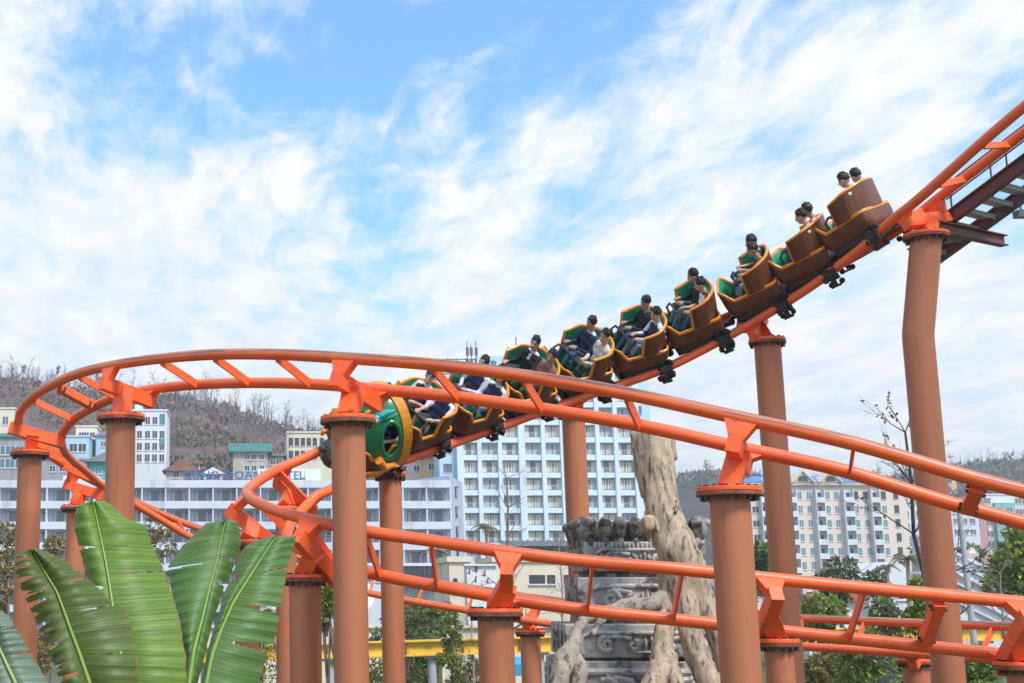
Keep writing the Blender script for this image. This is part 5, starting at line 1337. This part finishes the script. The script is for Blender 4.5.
# --- far right houses
house('white three storey house on the far slope right of the bent post', 924, 952, 505, 375, 12, W['white'], (930, 938, 946), (516, 528), glass='dark', z0=8, wsz=(1.8, 1.5), roof=RF['rust'], rh=1.0)
house('white terrace house with blue railings on the far slope', 944, 978, 514, 360, 12, W['hotel'], (950, 958, 966, 974), (524, 535), glass='grey', z0=8, wsz=(1.6, 1.5))
house('pink house between the white houses on the far slope', 966, 985, 508, 372, 12, W['pink'], (971, 980), (517, 528), glass='grey', z0=8)
b = house('tall white and teal apartment tower at the right edge', 985, 1034, 495, 385, 14, W['white'], (989, 1020, 1027), (504, 515, 526, 537, 548), glass='grey', z0=8, wsz=(1.9, 1.7))
b.box('teal_bay', 994, 1014, 503, 600, .0, 1.2, W['tealg'])
b.win(win_mesh('window', 1.9, 1.6, FR['white'], GL['teal'], 2, None, .1), [999, 1008], [513, 524, 535, 546], dy=1.21)
house('small pale house low on the far slope beside the lamp pole', 928, 950, 533, 345, 8, W['grey'], (934, 943), (541,), roof=RF['grey'], rh=1.2, flat=False, z0=6)
house('tiny yellow house high on the far ridge', 943, 956, 479, 640, 8, W['yellow'], (946, 952), (483.5,), glass='dark', z0=50, wsz=(1.8, 1.8))

# --- low buildings and walls in the middle ground
B = Bld('cream building with dark slot windows behind the lower rails', 494, 655, 562, 112, 8, W['cream'])
B.win(win_mesh('window', 1.25, .72, FR['dark'], GL['dark'], 3, None, .05), [537.5], [584]); B.win(win_mesh('window', .62, .72, FR['dark'], GL['dark'], 2, None, .05), [551.5, 568, 600, 612], [584]); B.finish()
C2 = Bld('cream gate building with a narrow doorway left of the mural wall', 449, 470, 562, 104, 8, W['cream'])
C2.box('door', 468, 471, 625, 645, .004, .06, GL['dark']); C2.win(win_mesh('window', .3, 1.0, FR['dark'], GL['dark'], 1, None, .04), [455.5], [592]); C2.finish()
B = Bld('white mural wall painted with small dark figures', 466.5, 496, 566, 100, 1.2, W['white'], 'wall', name='mural_wall', parapet=.15)
m = MB(); rg = random.Random(12)
for px, y, h in ((470, 572, 5), (477, 569, 8), (485, 574, 6), (476, 580, 6), (488, 581, 5), (482, 586, 4), (472, 585, 4)):
    x, z = B.X(px), B.Z(y); hh = h / F * 100
    m.ell((x, 99.99, z), (hh * .18, .012, hh * .5), 8, 8); m.ell((x + hh * .1, 99.99, z + hh * .55), (hh * .14, .012, hh * .15), 8, 6); m.ell((x - hh * .25, 99.99, z - hh * .2), (hh * .3, .012, hh * .1), 8, 6)
m.build('painted_figures', mat('mural_paint', (.12, .10, .12), .8, .5, 8., c2=(.35, .10, .08), c2amt=.4, c2scale=3.), B.t, B.o)
B = Bld('low glass roofed pavilion with a dark window strip', 520, 640, 546, 140, 9, W['grey'], parapet=0)
B.box('window_strip', 522, 638, 548, 556, .004, .08, GL['dark'])
m = MB(); x0, x1 = B.X(518), B.X(642); z0, z1 = B.H, B.Z(537)
m.add([(x0, 139.5, z0), (x1, 139.5, z0), (x1, 149.5, z1), (x0, 149.5, z1), (x0, 149.5, z0), (x1, 149.5, z0)], [(0, 1, 2, 3), (1, 5, 2), (0, 3, 4), (5, 4, 3, 2)], 0)
for k in range(18): x = x0 + (x1 - x0) * k / 17; m.beam((x, 139.4, z0 + .06), (x, 149.5, z1 + .06), .09, .1, (0, 0, 1), 1)
m.build('glass_roof', [glass_mat('pale_roof_glass', (.36, .39, .42)), W['grey']], B.t, B.o)
B = Bld('pale annex with red brown doors at the foot of the long white hotel', 310, 448, 566, 190, 10, W['hotel'])
wd = win_mesh('window', 1.5, 2.3, FR['brown'], GL['dark'], 2, None, .12, sill=False)
B.win(wd, [404 + 10.5 * k for k in range(4)], [580]); B.win(win_mesh('window', 1.6, 1.3, FR['dark'], GL['grey'], 3, None, .08), [320, 334, 366, 382], [582]); B.finish()
B.box('canopy', 396, 448, 583, 587, 0, 3, W['hotel'])
B = Bld('low pale blue kiosk with a flat white roof left of the tall post', 292, 345, 585, 150, 8, W['skyb']); B.win(win_mesh('window', 1.4, 1.5, FR['dark'], GL['dark'], 2, None, .08), [318, 330], [602]); B.finish()
B = Bld('long cream garden wall behind the hedge', 150, 600, 628, 74, .4, W['cream'], 'wall', name='garden_wall', parapet=.12)
o = at(352, 593, 80); r = 1.0; t = thing('satellite_dish', 'white round dish above the cream wall behind the posts', 'dish', (o.x, 80, 0)); m = MB()
m.lathe([(0, 0), (.6, .07), (1.15, .3), (1.2, .34), (1.1, .33), (.6, .12), (0.01, .05)], (0, 0, 0), 24); dm = m.mesh('bowl', W['white']); q = inst('bowl', dm, t, (0, 0, o.z - .2)); q.rotation_euler = (R(62), 0, R(12))
m = MB(); m.tube([(0, .3, 0), (0, .3, o.z - .2)], .07, 8); m.build('mast', M['grate'], t)
# red roofed stall and white gables on the right
house('low white stall with a red roof among the bushes', 806, 856, 601, 108, 6, W['white'], (815, 828, 842), (608,), roof=RF['red'], rh=.55, over=.5, z0=0, cat='stall')
house('white gabled pavilion behind the bushes right of the stall', 868, 926, 588, 128, 10, W['white'], (884, 905), (600,), roof=W['white'], rh=2.4, flat=False, z0=0)
t0 = at(985, 560, 112); t = thing('terrace_wall', 'pale sloping stepped temple wall topped with urns at the right', 'wall', (t0.x, 112, 0))
oo = Vector((t0.x, 112, 0))
for k, (pa, pb, Y, th) in enumerate((((918, 537), (1045, 598), 116, 3.2), ((918, 556), (1045, 617), 112, 3.0), ((918, 574), (1045, 636), 108, 3.0))):
    a, b = at(*pa, Y), at(*pb, Y); m = MB()
    m.prism([(a.x, Y, 0), (b.x, Y, 0), (b.x, Y, b.z), (a.x, Y, a.z)], (0, 1.2, 0)); m.build('sloped_wall', [W['hotel'], W['beige'], W['hotel']][k], t, oo)
    m = MB(); d = (b - a); m.beam(a + Vector((0, .5, .1)), b + Vector((0, .5, .1)), 1.7, .22); m.beam(a + Vector((0, -.1, -.75)), b + Vector((0, -.1, -.75)), .3, .12); m.build('coping', W['hotel'], t, oo)
    for s in ((.18, .46, .70, .86) if k == 0 else (.30, .62)):
        c = a.lerp(b, s) + Vector((0, .5, .2)); u = MB()
        u.lathe([(.30, 0), (.30, .15), (.14, .22), (.14, .34), (.36, .55), (.42, .78), (.30, .98), (.12, 1.04), (.16, 1.16), (0, 1.28)], c, 14); u.build('urn', W['cream'], t, oo)
# --- yellow monorail beams
def beam_track(label, pts, Y, colsx):
    a, b = at(*pts[0], Y), at(*pts[1], Y); o = Vector(((a.x + b.x) / 2, Y, 0)); t = thing('monorail_beam', label, 'beam track', o); m = MB()
    d = (b - a).normalized(); m.beam(a, b, .28, .46); m.beam(a + Vector((0, 0, .25)), b + Vector((0, 0, .25)), .62, .06); m.beam(a - Vector((0, 0, .26)), b - Vector((0, 0, .26)), .5, .06); m.build('beam', mat('yellow_beam_paint', (.80, .50, .055), .45, .1, 1., c2=(.40, .24, .05), c2amt=.25, c2scale=2.), t, o)
    L = (b - a).length; k = 0
    while k * 2.1 < L:
        q = MB(); c = a + d * (k * 2.1); q.box(c + Vector((0, -.2, -.02)), (.07, .1, .36)); q.build('stiffener', M['flange'], t, o); k += 1
    for px in colsx:
        c = at(px, 650, Y); c = a.lerp(b, (c.x - a.x) / (b.x - a.x)); q = MB(); q.tube([(c.x, Y + .1, 0), (c.x, Y + .1, c.z - .3)], .16, 12); q.box((c.x, Y + .1, c.z - .34), (.6, .5, .1)); q.build('beam_post', M['grate'], t, o)
beam_track('yellow beam track running low behind the posts, left of the carved tower', ((120, 657), (640, 641)), 52, (205, 330, 432, 540))
beam_track('short stretch of yellow beam track behind the bushes at the right', ((790, 636), (1080, 632)), 56, (860, 985))
# --- pillar with a cap, blue canopy, bin, lamp pole
o = at(424, 650, 64); t = thing('gate_pillar', 'mossy square pillar with a flat brown cap behind the hedge', 'pillar', (o.x, 64, 0)); z = at(424, 612, 64).z
m = MB(); m.bx(-.75, .75, -.4, .4, 0, z - .002); m.build('shaft', mat('mossy_stone', (.14, .13, .07), .9, .3, 2., c2=(.06, .08, .03), c2amt=.5), t); m = MB(); m.bx(-1.5, 1.5, -.8, .8, z, z + .25); m.bx(-1.2, 1.2, -.65, .65, z + .25, z + .45); m.build('cap', M['flange'], t)
o = at(517, 672, 50); t = thing('pool_canopy', 'small bright blue canopy by the foot of the middle posts', 'canopy', (o.x, 50, 0)); z = at(517, 664, 50).z
m = MB(); m.add([(-.75, -.5, z), (.75, -.5, z), (.75, .5, z), (-.75, .5, z), (0, 0, z + .28), (-.75, -.5, z - .38), (.75, -.5, z - .38), (.75, .5, z - .38), (-.75, .5, z - .38)], [(0, 1, 4), (1, 2, 4), (2, 3, 4), (3, 0, 4), (5, 6, 1, 0), (6, 7, 2, 1), (7, 8, 3, 2), (8, 5, 0, 3)]); m.build('cover', mat('blue_canvas', (.02, .30, .52), .6, .1, 4.), t)
for sx in (-.7, .7):
    for sy in (-.45, .45): q = MB(); q.tube([(sx, sy, 0), (sx, sy, z - .02)], .03, 6); q.build('leg', M['grate'], t)
o = at(882, 659, 37); t = thing('waste_bin', 'blue bin half hidden by the bushes beneath the far rails', 'bin', (o.x, 37, 0)); z = at(882, 652, 37).z
m = MB(); m.prism([(-.24, -.24, .0), (.24, -.24, .0), (.24, .24, .0), (-.24, .24, .0)], (0, 0, z - .15)); m.build('body', mat('blue_bin_plastic', (.02, .06, .30), .5, .1, 4.), t); m = MB(); m.box((0, 0, z - .09), (.56, .56, .1)); m.build('lid', mat('dark_blue_lid', (.015, .03, .12), .5, .1, 4.), t)
a, b = at(958.5, 504, 43), at(975, 650, 43); t = thing('lamp_post', 'grey metal lamp pole leaning slightly, right of the bent tall post', 'lamp post', (b.x + .15, 43, 0)); oo = Vector((b.x + .15, 43, 0))
d = (a - b).normalized(); top = a; m = MB(); m.tube([oo, b, top], [.11, .10, .075], 10); m.build('pole', M['grate'], t, oo)
m = MB(); m.cyl(top, top + Vector((0, 0, .12)), .10, .06, 10); m.build('pole_cap', M['grate'], t, oo)
# ------------------------------------------------------------------ hills
def hill(name, ridge, Yb, Yr, Ye, matl, zb=2.0, amp=2.0, seed=0, nx=160, ny=44):
    """ridge: photo columns/rows of the skyline at distance Yr; the slope starts at Yb and drops behind to Ye"""
    px = np.array([r[0] for r in ridge], float); py = np.array([r[1] for r in ridge], float); m = MB(); vs = []; rid = []
    Y = lambda v: Yb + (Yr - Yb) * v if v <= 1 else Yr + (Ye - Yr) * (v - 1)
    for i in range(nx + 1):
        p = px[0] + (px[-1] - px[0]) * i / nx; top = at(p, float(np.interp(p, px, py)), Yr)
        for j in range(ny + 1):
            v = 1.6 * j / ny; y = Y(v); x = top.x * (.45 + .55 * y / Yr) if False else top.x
            prof = (math.sin(min(v, 1) * math.pi / 2) ** 1.25) if v <= 1 else max(0, 1 - ((v - 1) / .6) ** 1.5 * .55)
            z = zb + (top.z - zb) * prof
            z += amp * (mnoise.noise(Vector((x * .03 + seed, y * .03, 0))) + .5 * mnoise.noise(Vector((x * .1, y * .1, seed)))) * min(1, v * 3) * (1.0 if v < .9 or v > 1.1 else .6)
            if i in (0, nx): z = min(z, 0.0)
            vs.append((x, y, z))
    fs = [(i * (ny + 1) + j, (i + 1) * (ny + 1) + j, (i + 1) * (ny + 1) + j + 1, i * (ny + 1) + j + 1) for i in range(nx) for j in range(ny)]
    m.add(vs, fs, 0, True); o = m.build(name, matl, ang=180); tag(o, kind='structure')
    def surf(p, v):
        i = (p - px[0]) / (px[-1] - px[0]) * nx; i0 = int(max(0, min(nx - 1, i))); j0 = int(max(0, min(ny - 1, v / 1.6 * ny)))
        a = Vector(vs[i0 * (ny + 1) + j0]); b = Vector(vs[(i0 + 1) * (ny + 1) + j0 + 1]); return a.lerp(b, .5 if i0 == i else (i - i0))
    return surf
def hillmat(name, a, b, c):
    m, nt, bs = new_mat(name); n1 = noise_tex(nt, .035, 8, .65); n2 = noise_tex(nt, .22, 6, .7)
    col = ramp(nt, n1.outputs[0], [(.32, a), (.5, b), (.66, c)]).outputs[0]
    col = mixc(nt, 1.0, col, ramp(nt, n2.outputs[0], [(.3, (.55, .55, .55)), (.7, (1.4, 1.35, 1.3))]).outputs[0], 'MULTIPLY')
    nt.links.new(col, bs.inputs['Base Color']); bs.inputs['Roughness'].default_value = .95; bs.inputs['Specular IOR Level'].default_value = .1
    bp = N(nt, 'ShaderNodeBump'); bp.inputs['Strength'].default_value = 1; bp.inputs['Distance'].default_value = 1.5; nt.links.new(n2.outputs[0], bp.inputs['Height']); nt.links.new(bp.outputs[0], bs.inputs['Normal']); return m
HA = hillmat('burnt_hillside', (.095, .09, .06), (.165, .12, .11), (.195, .135, .115))
HB = hillmat('far_hillside', (.06, .075, .055), (.08, .08, .07), (.10, .09, .075))
ridge1 = [(-260, 416), (-120, 400), (-40, 393), (10, 391), (50, 393), (90, 397), (130, 404), (165, 409), (200, 412), (235, 419), (270, 430), (300, 438), (340, 447), (400, 452), (450, 474), (500, 530)]
s1 = hill('hill', ridge1, 278, 450, 560, HA, 10, 2.5, 1)
ridge2 = [(560, 560), (620, 505), (660, 488), (690, 482), (720, 490), (790, 500), (860, 490), (905, 482), (940, 474), (975, 469), (1010, 471), (1060, 476), (1150, 480), (1300, 500), (1450, 560)]
s2 = hill('hill', ridge2, 420, 760, 900, HB, 6, 4, 2)
BARKD = mat('charred_bark', (.15, .13, .125), .9, .25, 2.)
def bare_mesh(seed, H, depth, leafy=0):
    rg = random.Random(seed); m = MB(); k = 6; q = Vector((0, 0, -.6)); d = Vector((rg.uniform(-.12, .12), 0, 1)); path = [q.copy()]
    for i in range(k): d = (d + rvec(rg) * .10).normalized(); q = q + d * H / k; path.append(q.copy())
    m.tube(path, [H * .016 * (1 - .7 * i / k) for i in range(k + 1)], 5, caps=False)
    for i in range(2, k + 1):
        for j in range(rg.choice((1, 2, 2, 3))):
            a = rvec(rg); a.z = abs(a.z) * .7 + .25; bare(m, path[i], a, H * rg.uniform(.12, .26), H * .007, depth, rg, .6)
    mats = [BARKD]
    if leafy:
        ends = [Vector(v) for v in m.v if v[2] > H * .35]
        for j in range(leafy): leaf(m, rg.choice(ends) + rvec(rg) * H * .05, rvec(rg), rvec(rg), H * .07, H * .045, 1)
        mats = [BARKD, LM['grey']]
    return m.mesh('bare_tree', mats)
bm_ = [bare_mesh(100 + k, 10, 2) for k in range(6)]; lm_ = [bare_mesh(120 + k, 10, 2, 150) for k in range(3)]; pole_ = [bare_mesh(140 + k, 10, 0) for k in range(3)]
rg = random.Random(77)
def plant(surf, label, group, pxs, vr, hr, meshes, n, cat='tree'):
    for k in range(n):
        px = rg.uniform(*pxs) if isinstance(pxs, tuple) else pxs[k] + rg.uniform(-2, 2); p = surf(px, rg.uniform(*vr)); h = rg.uniform(*hr) / 10
        o = inst('bare_tree', rg.choice(meshes), None, p, rg.uniform(0, 6.28), (h, h, h)); tag(o, label, cat, group)
plant(s1, 'bare burnt tree standing on the skyline of the left hill', 'bare trees along the left ridge', (100, 420), (.9, 1.04), (4, 10), bm_ + pole_, 74)
plant(s1, 'dead tree with a little grey foliage on the far left ridge', 'half bare trees along the far left ridge', (-40, 105), (.93, 1.03), (5, 8.5), lm_ + bm_, 34)
plant(s1, 'slim dead trunk on the brown slope of the left hill', 'dead trunks on the slope of the left hill', (-20, 420), (.35, .92), (5, 10), pole_ + bm_, 110)
plant(s2, 'small bare tree on the skyline of the far right hill', 'bare trees along the far right ridge', (690, 1060), (.93, 1.03), (6, 12), bm_ + lm_, 80)
def undergrowth(name, surf, pxs, vr, n, L, mats_, seed, kind='stuff'):
    rg = random.Random(seed); m = MB()
    for k in range(n):
        p = surf(rg.uniform(*pxs), rg.uniform(*vr)); q = mnoise.noise(p * .06)
        if q < -.15: continue
        mi = rg.randrange(len(mats_)); s = L * rg.uniform(.5, 1.5)
        for j in range(6): leaf(m, p + rvec(rg) * s + Vector((0, 0, s * .5)), rvec(rg) + Vector((0, 0, .6)), rvec(rg), s * rg.uniform(.6, 1.4), s * rg.uniform(.3, .8), mi)
    tag(m.build(name, mats_), kind='stuff')
hb1 = leafmat('scorched_scrub', (.19, .14, .12), .35, .1, .9); hb2 = leafmat('hill_scrub_green', (.075, .10, .04), .35, .1, .9); hb3 = leafmat('hill_scrub_grey', (.17, .15, .14), .3, .1, .9)
undergrowth('hillside_scrub', s1, (-60, 430), (.25, 1.0), 5200, 1.2, [hb1, hb1, hb3, hb1], 5)
undergrowth('green_scrub', s1, (150, 320), (.06, .50), 1500, 1.3, [hb2, hb1], 6)
undergrowth('hillside_scrub', s2, (640, 1080), (.15, 1.0), 5200, 2.2, [hb2, hb3], 7)
undergrowth('green_scrub', s1, (-60, 430), (.0, .16), 900, 1.3, [hb2], 8)
def sticks(name, surf, pxs, vr, n, hr, matl, seed):
    rg = random.Random(seed); m = MB()
    for k in range(n):
        p = surf(rg.uniform(*pxs), rg.uniform(*vr)); h = rg.uniform(*hr)
        if mnoise.noise(p * .04) < -.2: continue
        q = p + Vector((rg.uniform(-.12, .12) * h, rg.uniform(-.1, .1) * h, h)); m.tube([p - Vector((0, 0, .4)), p.lerp(q, .5) + rvec(rg) * h * .03, q], [.11, .08, .03], 3, caps=False)
        for j in range(rg.choice((1, 2, 3, 4))):
            s = p.lerp(q, rg.uniform(.35, .95)); m.tube([s, s + Vector((rg.uniform(-1, 1), rg.uniform(-1, 1), rg.uniform(.3, 1.1))) * h * .2], [.05, .015], 3, caps=False)
    tag(m.build(name, matl), kind='stuff')
sticks('burnt_forest', s1, (-60, 430), (.12, 1.02), 2600, (3, 7), BARKD, 9)
sticks('burnt_forest', s2, (640, 1080), (.5, 1.03), 1800, (4, 10), BARKD, 10)
# far trees that close the view between the houses
tg = 'trees between the buildings in the middle distance'
for k, (px, Y, top, wpx, lb) in enumerate(((930, 230, 538, 60, 'dark tree clump below the white houses on the far slope'), (965, 210, 545, 50, 'dark green tree behind the sloping temple wall'), (1010, 240, 548, 50, 'dark tree clump at the foot of the teal tower'), (735, 200, 560, 60, 'dark tree seen past the right edge of the carved tower'))):
    tree_('leafy_tree', lb, px, Y, top, wpx, 610, 0, 1300, 1.1, [LM['dark'], LM['mid'], LM['grey']], 70 + k, group=tg, r0=.35)

# ------------------------------------------------------------------ the air: thin haze over the whole place
def haze(d):
    m = bpy.data.materials.new('haze'); m.use_nodes = True; nt = m.node_tree; nt.nodes.clear()
    o = N(nt, 'ShaderNodeOutputMaterial'); v = N(nt, 'ShaderNodeVolumePrincipled'); v.inputs['Color'].default_value = (.88, .93, 1, 1); v.inputs['Density'].default_value = d; v.inputs['Anisotropy'].default_value = .2
    nt.links.new(v.outputs[0], o.inputs['Volume']); b = MB(); b.bx(-2600, 2600, -320, 4600, -1.2, 130)
    tag(b.build('haze', m), kind='stuff')
haze(HAZE)
